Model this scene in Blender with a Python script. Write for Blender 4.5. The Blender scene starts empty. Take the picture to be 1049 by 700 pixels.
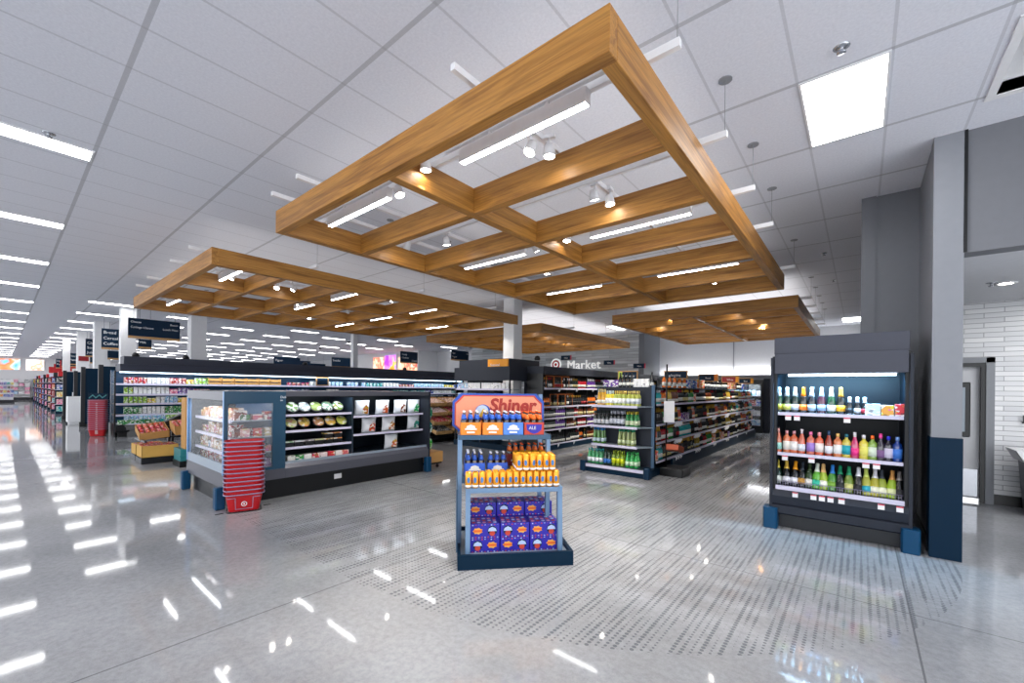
import bpy, math, random
from mathutils import Matrix, Vector
PI = math.pi
R = random.Random(11)
COL = bpy.context.scene.collection
H = 1.68            # camera height
CEIL = 4.313
sin, cos = math.sin, math.cos

def lin(c):
    c = c.lstrip('#'); v = [int(c[i:i+2], 16)/255 for i in (0, 2, 4)]
    return tuple(x/12.92 if x <= .04045 else ((x+.055)/1.055)**2.4 for x in v)

# ------------------------------------------------------------------ mesh builder
class MB:
    def __init__(s): s.v = []; s.f = []; s.m = []; s.sm = []
    def add(s, vs, fs, mi=0, smooth=False):
        o = len(s.v); s.v += [tuple(p) for p in vs]
        for f in fs:
            s.f.append([i+o for i in f]); s.m.append(mi); s.sm.append(smooth)
        return s
    def box(s, x0, x1, y0, y1, z0, z1, mi=0, mat=None, b=0):
        if x0 > x1: x0, x1 = x1, x0
        if y0 > y1: y0, y1 = y1, y0
        if z0 > z1: z0, z1 = z1, z0
        if b:
            b = min(b, (x1-x0)*.45, (y1-y0)*.45, (z1-z0)*.45)
            vs = []; idx = {}
            for sx in (0, 1):
                for sy in (0, 1):
                    for sz in (0, 1):
                        X = (x0, x1)[sx]; Y = (y0, y1)[sy]; Z = (z0, z1)[sz]
                        dx = b*(1-2*sx); dy = b*(1-2*sy); dz = b*(1-2*sz)
                        idx[(sx, sy, sz)] = len(vs)
                        vs += [(X, Y+dy, Z+dz), (X+dx, Y, Z+dz), (X+dx, Y+dy, Z)]
            I = lambda a, k: idx[a]+k
            fs = []
            for sx in (0, 1):
                q = [I((sx, 0, 0), 0), I((sx, 1, 0), 0), I((sx, 1, 1), 0), I((sx, 0, 1), 0)]; fs.append(q if sx else q[::-1])
            for sy in (0, 1):
                q = [I((0, sy, 0), 1), I((1, sy, 0), 1), I((1, sy, 1), 1), I((0, sy, 1), 1)]; fs.append(q[::-1] if sy else q)
            for sz in (0, 1):
                q = [I((0, 0, sz), 2), I((1, 0, sz), 2), I((1, 1, sz), 2), I((0, 1, sz), 2)]; fs.append(q if sz else q[::-1])
            for a in (0, 1):
                for c in (0, 1):
                    q = [I((0, a, c), 1), I((1, a, c), 1), I((1, a, c), 2), I((0, a, c), 2)]; fs.append(q if (a ^ c) else q[::-1])
                    q = [I((a, 0, c), 0), I((a, 1, c), 0), I((a, 1, c), 2), I((a, 0, c), 2)]; fs.append(q[::-1] if (a ^ c) else q)
                    q = [I((a, c, 0), 0), I((a, c, 1), 0), I((a, c, 1), 1), I((a, c, 0), 1)]; fs.append(q if (a ^ c) else q[::-1])
            for k, a in idx.items():
                fs.append([a, a+1, a+2] if (sum(k) % 2) else [a, a+2, a+1])
        else:
            vs = [(x0, y0, z0), (x1, y0, z0), (x1, y1, z0), (x0, y1, z0), (x0, y0, z1), (x1, y0, z1), (x1, y1, z1), (x0, y1, z1)]
            fs = [(0, 3, 2, 1), (4, 5, 6, 7), (0, 1, 5, 4), (1, 2, 6, 5), (2, 3, 7, 6), (3, 0, 4, 7)]
        if mat is not None: vs = [mat @ Vector(p) for p in vs]
        return s.add(vs, fs, mi)
    def lathe(s, prof, n=12, mi=0, c=(0, 0, 0), sx=1, sy=1, mat=None, smooth=True):
        vs = []; fs = []
        for (r, z) in prof:
            for k in range(n):
                a = 2*PI*k/n; vs.append((c[0]+r*sx*cos(a), c[1]+r*sy*sin(a), c[2]+z))
        for j in range(len(prof)-1):
            for k in range(n):
                k2 = (k+1) % n; fs.append((j*n+k, j*n+k2, (j+1)*n+k2, (j+1)*n+k))
        if mat is not None: vs = [mat @ Vector(p) for p in vs]
        s.add(vs, fs, mi, smooth)
        for j, rev in ((0, True), (len(prof)-1, False)):
            if prof[j][0] > 1e-5:
                q = [j*n+k for k in range(n)]
                if rev: q = q[::-1]
                s.f.append([i+len(s.v)-len(vs) for i in q]); s.m.append(mi); s.sm.append(False)
        return s
    def cyl(s, p0, p1, r, n=8, mi=0):
        p0 = Vector(p0); p1 = Vector(p1); d = p1-p0; L = d.length
        M = Matrix.Translation(p0) @ d.to_track_quat('Z', 'Y').to_matrix().to_4x4()
        return s.lathe([(r, 0), (r, L)], n, mi, mat=M)
    def tube(s, pts, r, n=6, mi=0, closed=False):
        pts = [Vector(p) for p in pts]; N = len(pts); rings = []; vs = []
        for i, p in enumerate(pts):
            a = pts[i-1] if (i or closed) else p; b = pts[(i+1) % N] if (i < N-1 or closed) else p
            t = (b-a).normalized(); q = t.to_track_quat('Z', 'Y')
            for k in range(n):
                an = 2*PI*k/n; vs.append(p + q @ Vector((r*cos(an), r*sin(an), 0)))
        fs = []
        for i in range(N if closed else N-1):
            j = (i+1) % N
            for k in range(n):
                k2 = (k+1) % n; fs.append((i*n+k, i*n+k2, j*n+k2, j*n+k))
        return s.add(vs, fs, mi, True)
    def prism(s, poly, z0, z1, mi=0, plane='xy', mat=None):
        n = len(poly)
        def P(a, b, c): return {'xy': (a, b, c), 'xz': (a, c, b), 'yz': (c, a, b)}[plane]
        vs = [P(a, b, z0) for a, b in poly]+[P(a, b, z1) for a, b in poly]
        fs = [list(range(n))[::-1], list(range(n, 2*n))]+[(i, (i+1) % n, n+(i+1) % n, n+i) for i in range(n)]
        if plane == 'xz': fs = [list(f)[::-1] for f in fs]
        if mat is not None: vs = [mat @ Vector(p) for p in vs]
        return s.add(vs, fs, mi)
    def mesh(s, name, mats):
        me = bpy.data.meshes.new(name); me.from_pydata(s.v, [], s.f)
        for m in mats: me.materials.append(m)
        me.polygons.foreach_set('material_index', s.m); me.polygons.foreach_set('use_smooth', s.sm)
        me.update(); return me

def put(name, me, parent=None, loc=(0, 0, 0), rot=(0, 0, 0), col=None):
    o = bpy.data.objects.new(name, me); COL.objects.link(o)
    o.location = loc; o.rotation_euler = rot
    if parent: o.parent = parent
    if col: o.color = tuple(col)+(1,) if len(col) == 3 else col
    return o
def obj(name, mb, mats, parent=None, loc=(0, 0, 0), rot=(0, 0, 0), col=None):
    if not isinstance(mats, (list, tuple)): mats = [mats]
    return put(name, mb.mesh(name, mats), parent, loc, rot, col)
def tag(o, label, cat, group=None):
    o['label'] = label; o['category'] = cat
    if group: o['group'] = group
    return o
def thing(name, label, cat, loc=(0, 0, 0), rz=0, group=None):
    o = bpy.data.objects.new(name, None); COL.objects.link(o); o.empty_display_size = .1
    o.location = loc; o.rotation_euler = (0, 0, rz)
    return tag(o, label, cat, group)
def struct(name, mb, mats):
    o = obj(name, mb, mats); o['kind'] = 'structure'; return o
def dup(o, loc=None, rot=None, label=None, group=None):
    r = o.copy(); COL.objects.link(r)
    if loc is not None: r.location = loc
    if rot is not None: r.rotation_euler = rot
    if label: r['label'] = label
    if group: r['group'] = group
    for ch in list(o.children):
        c = ch.copy(); COL.objects.link(c); c.parent = r
        for g in ch.children:
            d = g.copy(); COL.objects.link(d); d.parent = c
    return r

# ------------------------------------------------------------------ materials
def newmat(name):
    m = bpy.data.materials.new(name); m.use_nodes = True
    nt = m.node_tree; return m, nt, nt.nodes['Principled BSDF']
def mat(name, c, rough=.5, metal=0, spec=.5, emis=None, es=0, bump=0):
    m, nt, b = newmat(name)
    b.inputs['Base Color'].default_value = lin(c)+(1,); b.inputs['Roughness'].default_value = rough
    b.inputs['Metallic'].default_value = metal; b.inputs['Specular IOR Level'].default_value = spec
    if emis: b.inputs['Emission Color'].default_value = lin(emis)+(1,); b.inputs['Emission Strength'].default_value = es
    n = nt.nodes.new('ShaderNodeTexNoise'); n.inputs['Scale'].default_value = 14; n.inputs['Detail'].default_value = 3
    mx = nt.nodes.new('ShaderNodeMixRGB'); mx.blend_type = 'MULTIPLY'; mx.inputs[0].default_value = .1
    mx.inputs[1].default_value = lin(c)+(1,)
    tc = nt.nodes.new('ShaderNodeTexCoord'); nt.links.new(tc.outputs['Object'], n.inputs['Vector'])
    nt.links.new(n.outputs['Fac'], mx.inputs[2]); nt.links.new(mx.outputs[0], b.inputs['Base Color'])
    return m
def emit(name, c, s):
    m, nt, b = newmat(name)
    b.inputs['Base Color'].default_value = (.8, .8, .8, 1)
    b.inputs['Emission Color'].default_value = lin(c)+(1,); b.inputs['Emission Strength'].default_value = s
    return m
class E:   # tiny node-math expressions
    nt = None
    def __init__(s, sock): s.s = sock
    @staticmethod
    def op(o, *a):
        n = E.nt.nodes.new('ShaderNodeMath'); n.operation = o
        for i, x in enumerate(a):
            if isinstance(x, E): E.nt.links.new(x.s, n.inputs[i])
            else: n.inputs[i].default_value = x
        return E(n.outputs[0])
    def __add__(a, b): return E.op('ADD', a, b)
    def __sub__(a, b): return E.op('SUBTRACT', a, b)
    def __rsub__(a, b): return E.op('SUBTRACT', b, a)
    def __mul__(a, b): return E.op('MULTIPLY', a, b)
    def __truediv__(a, b): return E.op('DIVIDE', a, b)
    def frac(a): return E.op('FRACT', a)
    def floor(a): return E.op('FLOOR', a)
    def abs(a): return E.op('ABSOLUTE', a)
    def lt(a, b): return E.op('LESS_THAN', a, b)
    def gt(a, b): return E.op('GREATER_THAN', a, b)
    def max(a, b): return E.op('MAXIMUM', a, b)
    def min(a, b): return E.op('MINIMUM', a, b)
def xyz(nt, kind='Object'):
    tc = nt.nodes.new('ShaderNodeTexCoord'); sp = nt.nodes.new('ShaderNodeSeparateXYZ')
    nt.links.new(tc.outputs[kind], sp.inputs[0]); return tc, E(sp.outputs[0]), E(sp.outputs[1]), E(sp.outputs[2])
def noise(nt, vec, scale, detail=2, rough=.5):
    n = nt.nodes.new('ShaderNodeTexNoise'); n.inputs['Scale'].default_value = scale; n.inputs['Detail'].default_value = detail
    n.inputs['Roughness'].default_value = rough
    if vec is not None: nt.links.new(vec, n.inputs['Vector'])
    return n
def comb(nt, x, y, z):
    n = nt.nodes.new('ShaderNodeCombineXYZ')
    for i, a in enumerate((x, y, z)):
        if isinstance(a, E): nt.links.new(a.s, n.inputs[i])
        else: n.inputs[i].default_value = a
    return n.outputs[0]
def mix(nt, fac, a, b, mode='MIX'):
    n = nt.nodes.new('ShaderNodeMixRGB'); n.blend_type = mode
    for i, x in enumerate((fac, a, b)):
        if isinstance(x, E): nt.links.new(x.s, n.inputs[i])
        elif hasattr(x, 'is_linked') or hasattr(x, 'links'): nt.links.new(x, n.inputs[i])
        elif isinstance(x, (int, float)): n.inputs[i].default_value = x
        else: n.inputs[i].default_value = tuple(x)+(1,) if len(x) == 3 else x
    return n.outputs[0]
def ramp(nt, sock, stops):
    n = nt.nodes.new('ShaderNodeValToRGB'); e = n.color_ramp.elements
    while len(e) < len(stops): e.new(.5)
    for i, (p, c) in enumerate(stops): e[i].position = p; e[i].color = lin(c)+(1,)
    nt.links.new(sock, n.inputs[0]); return n.outputs[0]

def m_floor():
    m, nt, b = newmat('polished_concrete'); E.nt = nt
    tc, x, y, z = xyz(nt)
    n1 = noise(nt, tc.outputs['Object'], .55, 5, .6); n2 = noise(nt, tc.outputs['Object'], 22, 5, .7); n3 = noise(nt, tc.outputs['Object'], 150, 2)
    c = ramp(nt, n1.outputs['Fac'], [(.28, '#8c8d90'), (.5, '#9fa0a3'), (.72, '#b0b1b4')])
    c = mix(nt, .22, c, ramp(nt, n2.outputs['Fac'], [(.3, '#76767a'), (.6, '#dcdcdc')]), 'OVERLAY')
    c = mix(nt, .10, c, ramp(nt, n3.outputs['Fac'], [(.35, '#505050'), (.6, '#ffffff')]), 'MULTIPLY')
    # dotted inlay: rows of small dots of changing size
    px, py = .05, .036
    gx = (x/px); gy = (y/py)
    cx = gx.floor(); cy = gy.floor()
    fx = (gx.frac()-.5)*px; fy = (gy.frac()-.5)*py
    d = E.op('SQRT', fx*fx + fy*fy)
    nn = noise(nt, comb(nt, cx*.9, cy*.045, 0), 1.0, 2, .6)
    rad = (E(nn.outputs['Fac'])-.33)*.058
    rad = E.op('MINIMUM', rad, .0145)
    dot = d.lt(rad)
    # sorted region
    dx = x+3.2; dy = y-5.95
    circ = E.op('SQRT', dx*dx+dy*dy).lt(3.95)
    left = x.lt(-3.2); far = y.gt(5.95)*x.lt(.7)
    reg = circ.max(left.max(far))*y.gt(1.96)*x.gt(-6.6)*y.lt(19)
    fac = dot*reg*.62
    c = mix(nt, fac, c, lin('#4c5058'))
    # warmer tone in the aisles between the shelves
    j = (x+3.4).abs().lt(.006).max((x-.31).abs().lt(.006)).max((y-4.41).abs().lt(.006)).max(((x+3.4)/7.2).frac().lt(.0014)*x.lt(-4)).max(((y-4.41)/8).frac().lt(.0012)*x.lt(-8))
    c = mix(nt, j*.65, c, lin('#55555a'))
    nt.links.new(c, b.inputs['Base Color'])
    b.inputs['Specular IOR Level'].default_value = .5
    r = E(n2.outputs['Fac'])*.03+.04
    nt.links.new(r.s, b.inputs['Roughness'])
    return m
def m_ceiling():
    m, nt, b = newmat('ceiling_tiles'); E.nt = nt
    tc, x, y, z = xyz(nt)
    n = noise(nt, tc.outputs['Object'], 45, 4, .7)
    c = ramp(nt, n.outputs['Fac'], [(.3, '#d9dbe4'), (.7, '#e6e8f0')])
    fx = ((x+.434)/.6096).frac(); fy = ((y-.6565)/1.2192).frac()
    ex = (fx-.5).abs().gt(.482); ey = (fy-.5).abs().gt(.484)
    c = mix(nt, ex*.35, c, lin('#9a9ba2')); c = mix(nt, ey*.55, c, lin('#98999f'))
    nt.links.new(c, b.inputs['Base Color']); b.inputs['Roughness'].default_value = .9
    return m
def m_wood(name, a='#9c682a', bb='#bd853c', cc='#6f441a'):
    m, nt, b = newmat(name); E.nt = nt
    tc, x, y, z = xyz(nt)
    oi = nt.nodes.new('ShaderNodeObjectInfo')
    v = comb(nt, x*.8+E(oi.outputs['Random'])*40, y*13, z*13)
    n1 = noise(nt, v, 1.1, 6, .6); n1.inputs['Distortion'].default_value = .8
    v2 = comb(nt, x*3, y*90, z*90); n2 = noise(nt, v2, 1, 3)
    c = ramp(nt, n1.outputs['Fac'], [(.22, cc), (.4, a), (.55, bb), (.78, a)])
    c = mix(nt, .35, c, ramp(nt, n2.outputs['Fac'], [(.35, '#8a8a8a'), (.6, '#ffffff')]), 'MULTIPLY')
    nt.links.new(c, b.inputs['Base Color']); b.inputs['Roughness'].default_value = .45
    return m
def m_brick():
    m, nt, b = newmat('white_glazed_brick'); E.nt = nt
    tc, x, y, z = xyz(nt)
    br = nt.nodes.new('ShaderNodeTexBrick'); nt.links.new(comb(nt, x, z, 0), br.inputs['Vector'])
    br.inputs['Scale'].default_value = 1; br.inputs['Brick Width'].default_value = .42; br.inputs['Row Height'].default_value = .075
    br.inputs['Mortar Size'].default_value = .005; br.inputs['Color1'].default_value = lin('#e9e9ea')+(1,)
    br.inputs['Color2'].default_value = lin('#d2d3d6')+(1,); br.inputs['Mortar'].default_value = lin('#a3a4a7')+(1,)
    nt.links.new(br.outputs['Color'], b.inputs['Base Color']); b.inputs['Roughness'].default_value = .2
    bp = nt.nodes.new('ShaderNodeBump'); bp.inputs['Strength'].default_value = .5; bp.inputs['Distance'].default_value = .01
    n = noise(nt, tc.outputs['Object'], 9, 2); nt.links.new((E(n.outputs['Fac'])*.6-E(br.outputs['Fac'])).s, bp.inputs['Height'])
    nt.links.new(bp.outputs[0], b.inputs['Normal']); return m
def m_planks():
    m, nt, b = newmat('weathered_grey_planks'); E.nt = nt
    tc, x, y, z = xyz(nt)
    br = nt.nodes.new('ShaderNodeTexBrick'); nt.links.new(comb(nt, x, z, 0), br.inputs['Vector'])
    br.inputs['Scale'].default_value = 1; br.inputs['Brick Width'].default_value = 1.9; br.inputs['Row Height'].default_value = .14
    br.inputs['Mortar Size'].default_value = .006; br.inputs['Color1'].default_value = lin('#e2e6ea')+(1,)
    br.inputs['Color2'].default_value = lin('#a6abb0')+(1,); br.inputs['Mortar'].default_value = lin('#8a8d90')+(1,)
    n = noise(nt, comb(nt, x*.7, z*14, 0), 1.5, 4)
    c = mix(nt, .4, br.outputs['Color'], ramp(nt, n.outputs['Fac'], [(.35, '#8a8784'), (.65, '#ffffff')]), 'MULTIPLY')
    nt.links.new(c, b.inputs['Base Color']); b.inputs['Roughness'].default_value = .6; return m
def m_obj(name, rough=.3, metal=0, busy=0, spec=.5, scale=18, coat=0, alpha=None):
    """colour comes from the object itself; busy > 0 breaks it up with printed patches"""
    m, nt, b = newmat(name); E.nt = nt
    oi = nt.nodes.new('ShaderNodeObjectInfo'); c = oi.outputs['Color']
    if busy:
        tc, x, y, z = xyz(nt)
        off = E(oi.outputs['Random'])*30
        v = comb(nt, x+off, y+off, z*1.6)
        vo = nt.nodes.new('ShaderNodeTexVoronoi'); vo.inputs['Scale'].default_value = scale; nt.links.new(v, vo.inputs['Vector'])
        sp = nt.nodes.new('ShaderNodeSeparateColor'); nt.links.new(vo.outputs['Color'], sp.inputs[0])
        hs = nt.nodes.new('ShaderNodeHueSaturation'); nt.links.new(c, hs.inputs['Color'])
        nt.links.new((E(sp.outputs[0])*.35+.33).s, hs.inputs['Hue'])
        c1 = mix(nt, E(sp.outputs[2]).gt(.72)*busy, c, hs.outputs[0])
        c = mix(nt, E(sp.outputs[1]).gt(.66)*busy, c1, lin('#f4f3ee'))
        c = mix(nt, E(sp.outputs[1]).lt(.07)*busy*.7, c, lin('#20232c'))
    nt.links.new(c, b.inputs['Base Color']); b.inputs['Roughness'].default_value = rough
    b.inputs['Metallic'].default_value = metal; b.inputs['Specular IOR Level'].default_value = spec
    if coat: b.inputs['Coat Weight'].default_value = coat
    return m

M = dict(
    floor=m_floor(), ceil=m_ceiling(), wood=m_wood('oak_beam'), crate=m_wood('crate_wood', '#b98b52', '#d8ad72', '#94683a'),
    brick=m_brick(), planks=m_planks(),
    wall_white=mat('painted_white', '#d5d6da', .7), wall_bright=mat('painted_bright_white', '#ececee', .7),
    wall_grey=mat('painted_grey', '#8b8e95', .5), wall_mid=mat('painted_mid_grey', '#85888f', .5),
    wall_dark=mat('painted_dark_grey', '#6a6d74', .5), soffit=mat('soffit_grey', '#6f7177', .6),
    navy=mat('navy_panel', '#0a2c46', .4, 0, .2), navy2=mat('dark_navy', '#04243a', .45, 0, .15), bumper=mat('blue_bumper', '#0f4468', .4, 0, .25),
    tealn=mat('teal_metal', '#2b8189', .4),
    char=mat('charcoal_metal', '#2a2e38', .45, 0, .25), char2=mat('charcoal_dark', '#171a20', .45), hdr2=mat('run_header_slate', '#3b3f4e', .5), hdr=mat('header_slate', '#3c3f4c', .5),
    case=mat('case_grey_metal', '#5b5c66', .35, .3), black=mat('black_plastic', '#0c0e11', .35), blackm=mat('black_metal', '#16181c', .3),
    inner=mat('dark_blue_liner', '#03101c', .4, 0, .25), innerblue=mat('blue_liner', '#12507e', .3),
    edge=mat('shelf_edge_strip', '#d9d5ea', .35), tagm=mat('price_card', '#f5f3f6', .5), tagr=mat('red_card_band', '#d23a52', .5),
    shelf=mat('shelf_metal_dark', '#2c3a48', .35, .2), shelfl=mat('shelf_metal_light', '#9aa7b5', .35, .2),
    slate=mat('slate_blue_metal', '#6f8dae', .35, .2), slated=mat('slate_blue_shade_metal', '#33536f', .35, .2),
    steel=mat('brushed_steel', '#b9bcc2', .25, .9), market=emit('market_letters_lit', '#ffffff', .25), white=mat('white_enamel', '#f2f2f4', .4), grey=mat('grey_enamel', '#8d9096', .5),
    red=mat('red_plastic', '#c00d1a', .4), redd=mat('dark_red_plastic', '#8c0f18', .35), wire=mat('lilac_wire', '#9a94b4', .35, .3),
    lamp=emit('lamp_diffuser', '#ffffff', 9), lamp_far=emit('lamp_diffuser_bright', '#fbfcff', 9), lin_lamp=emit('pendant_diffuser', '#ffffff', 14),
    spotl=emit('spot_lens', '#fff8ec', 30), tube2=emit('cooler_tube', '#d4ecff', 6), tube=emit('case_tube', '#8fd0ff', 1.1),
    paper=m_obj('paper_label', .5), foil=m_obj('foil_wrap', .25, .35), glass=m_obj('bottle_glass', .06, 0, 0, .8, coat=.5),
    pack=m_obj('printed_carton', .4, 0, .85, .5, 26), packbig=m_obj('printed_case', .35, 0, .75, .5, 14), plain=m_obj('coloured_plastic', .35),
    bag=m_obj('printed_pouch', .25, 0, .7, .5, 20), fruit=m_obj('fruit_skin', .35, 0, .35, .5, 30),
    card=mat('brown_cardboard', '#c79455', .7), cardy=mat('yellow_cardboard', '#dcae57', .7),
    lab_w=mat('white_label', '#eeece6', .5), lab_c=mat('cream_label', '#d8c98c', .5), lab_k=mat('black_label', '#1a1a1e', .4), lab_r=mat('red_label', '#b3202a', .45),
    cap_k=mat('black_capsule', '#15151a', .3), cap_g=mat('gold_capsule', '#c79a35', .3, .5), cap_w=mat('white_capsule', '#dcdce4', .3), cap_r=mat('red_capsule', '#a81d2c', .35),
    orange=mat('orange_print', '#f08a1c', .45), signo=mat('sign_orange', '#f5a01c', .5), peach=mat('sign_peach', '#f19a76', .5), rustd=mat('sign_letter_rust', '#a8281c', .5), rust=mat('sign_rust', '#c8402c', .5), royal=mat('royal_blue_print', '#1f4fb4', .45),
    violet=mat('violet_blue_print', '#2a23a8', .4), lime=mat('lime_print', '#b7d433', .4), signnavy=mat('sign_navy', '#06243c', .5, 0, .2), signtan=mat('sign_wood_edge', '#bf9462', .6),
)
def m_glasspane():
    m, nt, b = newmat('case_glass')
    b.inputs['Base Color'].default_value = (.9, .95, 1, 1); b.inputs['Roughness'].default_value = .02
    b.inputs['Alpha'].default_value = .10; return m
M['pane'] = m_glasspane()

# ------------------------------------------------------------------ text
def text(s, size, mt, parent=None, loc=(0, 0, 0), rot=(PI/2, 0, 0), depth=.004, name='lettering', align='LEFT', shear=0, spacing=1, bold=0):
    cu = bpy.data.curves.new('t', 'FONT'); cu.body = s; cu.size = size; cu.extrude = depth; cu.align_x = align
    cu.shear = shear; cu.offset = bold; cu.space_character = spacing; cu.resolution_u = 3
    o = bpy.data.objects.new('t', cu); COL.objects.link(o)
    bpy.context.view_layer.update()
    me = bpy.data.meshes.new_from_object(o.evaluated_get(bpy.context.evaluated_depsgraph_get()))
    bpy.data.objects.remove(o); me.materials.clear(); me.materials.append(mt)
    return put(name, me, parent, loc, rot)
RX = (PI/2, 0, PI/2)        # lettering read from +X side, running along +Y
RY = (PI/2, 0, 0)           # lettering read from -Y side, running along +X

# ------------------------------------------------------------------ setting
XL, XR, YB, YF = -66., 5.0, 21.0, -9.0
struct('floor', MB().box(XL-.3, XR, YF, YB+.3, -.12, 0), M['floor'])
mb = MB()
# ceiling with a recessed opening near the top right of the picture
ox0, ox1, oy0, oy1 = .90, 3.3, 4.55, 5.55
mb.box(XL-.3, XR, YF, oy0, CEIL, CEIL+.1); mb.box(XL-.3, XR, oy1, YB+.3, CEIL, CEIL+.1)
mb.box(XL-.3, ox0, oy0, oy1, CEIL, CEIL+.1); mb.box(ox1, XR, oy0, oy1, CEIL, CEIL+.1)
struct('ceiling', mb, M['ceil'])
mb = MB()
mb.box(ox0-.06, ox0, oy0-.06, oy1+.06, CEIL-.012, CEIL+.55, 0); mb.box(ox0, ox1, oy1, oy1+.06, CEIL-.012, CEIL+.55, 0)
mb.box(ox0, ox1, oy0-.06, oy0, CEIL-.012, CEIL+.55, 0); mb.box(ox1, ox1+.06, oy0-.06, oy1+.06, CEIL-.012, CEIL+.55, 0)
struct('trim_1', mb, M['white'])
struct('trim_2', MB().box(ox0-.05, ox1+.05, oy0-.05, oy1+.05, CEIL+.5, CEIL+.54), M['wall_dark'])
struct('wall_left', MB().box(XL-.3, XL, YF, YB, 0, CEIL), M['wall_bright'])
struct('wall_back', MB().box(XL, 0, YB, YB+.3, 0, CEIL), M['wall_white'])
struct('wall_market', MB().box(-19, -8.0, 19.0, 19.25, 0, CEIL), M['planks'])
struct('wall_return', MB().box(-8.0, -7.75, 19.0, YB, 0, CEIL), M['wall_dark'])
struct('wall_stockroom', MB().box(-33, -24.0, 18.7, 20.4, 0, CEIL), M['wall_bright'])
struct('wall_rear', MB().box(XL, -19, 20.4, 20.7, 0, CEIL), M['wall_white'])
struct('trim_3', MB().box(-7.75, 0, YB-.12, YB, 2.25, 2.36).box(-7.75, 0, YB-.04, YB, .0, .14, 0), M['grey'])
struct('trim_4', MB().box(-4.42, -4.38, YB-.02, YB, 2.36, CEIL).box(-1.6, -1.56, YB-.02, YB, 2.36, CEIL), M['grey'])
struct('wall_right', MB().box(0, .15, 7.43, YB, 0, CEIL).box(.15, .79, 7.46, YB, 0, CEIL), M['wall_dark'])
struct('wall_partition', MB().box(.575, .78, 6.3, 7.5, 0, CEIL).box(.6, .79, 7.5, 9.65, 0, CEIL), M['wall_mid'])
struct('wall_pillar', MB().box(.57, .79, 6.10, 6.3, 0, CEIL), M['wall_mid'])
struct('trim_5', MB().box(.562, .798, 6.088, 6.31, 0, 1.23), M['navy2'])
struct('baseboard_partition', MB().box(.558, .578, 6.31, 7.43, 0, .16), M['black'])
struct('wall_soffit', MB().box(.80, XR, 6.13, 6.35, 3.09, CEIL), M['soffit'])
struct('trim_6', MB().box(.785, .812, 6.10, 6.129, 3.09, CEIL), M['black'])
struct('ceiling_vestibule', MB().box(.79, XR, 6.352, 9.65, 3.09, 3.14), M['wall_white'])
dx0, dx1 = .78, 1.49
struct('wall_brick', MB().box(dx1, XR, 9.65, 9.9, 0, CEIL).box(.6, dx1, 9.65, 9.9, 2.16, CEIL), M['brick'])
struct('wall_east', MB().box(XR-.05, XR, 6.2, 9.7, 0, CEIL), M['wall_mid'])
struct('baseboard_brick', MB().box(1.56, XR, 9.62, 9.65, 0, .15), M['black'])
# door in the brick wall
d = bpy.data.objects.new('door_1', None); COL.objects.link(d); d['kind'] = 'structure'
obj('door_frame', MB().box(dx1, dx1+.09, 9.58, 9.7, 0, 2.24).box(.79, dx1+.09, 9.58, 9.7, 2.16, 2.24), M['grey'], d)
obj('door_seal', MB().box(dx1-.05, dx1, 9.6, 9.7, 0, 2.16).box(.79, dx1-.05, 9.6, 9.7, 2.1, 2.16), M['black'], d)
obj('door_leaf', MB().box(.79, dx1-.05, 9.68, 9.73, .05, 2.1), M['wall_white'], d)
obj('kick_plate', MB().box(.79, dx1-.07, 9.665, 9.68, .08, .5), M['steel'], d)
w = MB()
w.box(1.0, 1.34, 9.655, 9.68, 1.0, 1.86, b=.012)
wf = obj('window_frame', w, M['black'], d)
obj('window_pane', MB().box(1.06, 1.28, 9.645, 9.656, 1.08, 1.78, b=.004), mat('vision_panel_glass', '#8d9aa6', .08), d)

ld = bpy.data.lights.new('vest', 'AREA'); ld.size = 1.6; ld.energy = 34  # unseen fill light, added to brighten the vestibule
lo = bpy.data.objects.new('added_vestibule_fill', ld); COL.objects.link(lo); lo.location = (3.0, 8.0, 3.05)
# cove light on the ledge of the far wall
t = thing('cove_light', 'linear cove light on the ledge washing the far white wall', 'light', (-3.9, YB-.1, 2.37))
obj('housing', MB().box(-3.7, 3.7, -.05, .05, 0, .03), M['white'], t)
ld = bpy.data.lights.new('cove', 'AREA'); ld.shape = 'RECTANGLE'; ld.size = 7.4; ld.size_y = .06; ld.energy = 42
lo = bpy.data.objects.new('cove_lamp', ld); COL.objects.link(lo); lo.location = (-3.9, YB-.14, 2.42); lo.rotation_euler = (PI-.35, 0, 0)
# ------------------------------------------------------------------ ceiling lights
def strip(x, y, w, l, label, group, parts=True, lampm='lamp'):
    """recessed strip: w along X, l along Y"""
    t = thing('ceiling_light', label, 'ceiling light', (x, y, CEIL), 0, group)
    fr = MB(); e = .018
    fr.box(-w/2-e, w/2+e, -l/2-e, -l/2, -.012, 0).box(-w/2-e, w/2+e, l/2, l/2+e, -.012, 0)
    fr.box(-w/2-e, -w/2, -l/2, l/2, -.012, 0).box(w/2, w/2+e, -l/2, l/2, -.012, 0)
    obj('light_frame', fr, M['white'], t); obj('diffuser', MB().box(-w/2, w/2, -l/2, l/2, -.008, -.001), M[lampm], t)
    return t
near = strip(-6.86, .03, .30, 1.22, 'wide ceiling strip light nearest the camera at the upper left', None)
dup(near, (-3.4, .03, CEIL), label='ceiling strip light above the left foreground aisle, outside the picture', group='foreground ceiling strips')
for i in range(16):
    x = -10.3-3.45*i
    if x < XL+1: break
    lab = ('second white strip light from the camera in the left ceiling row' if i == 0 else
           'third white strip light from the camera in the left ceiling row' if i == 1 else
           'fourth white strip light from the camera in the left ceiling row' if i == 2 else
           'white strip light in the far part of the leftmost ceiling row')
    dup(near, (x, .03, CEIL), label=lab, group='leftmost ceiling row' if i > 2 else 'leftmost ceiling row, near lights')
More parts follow.
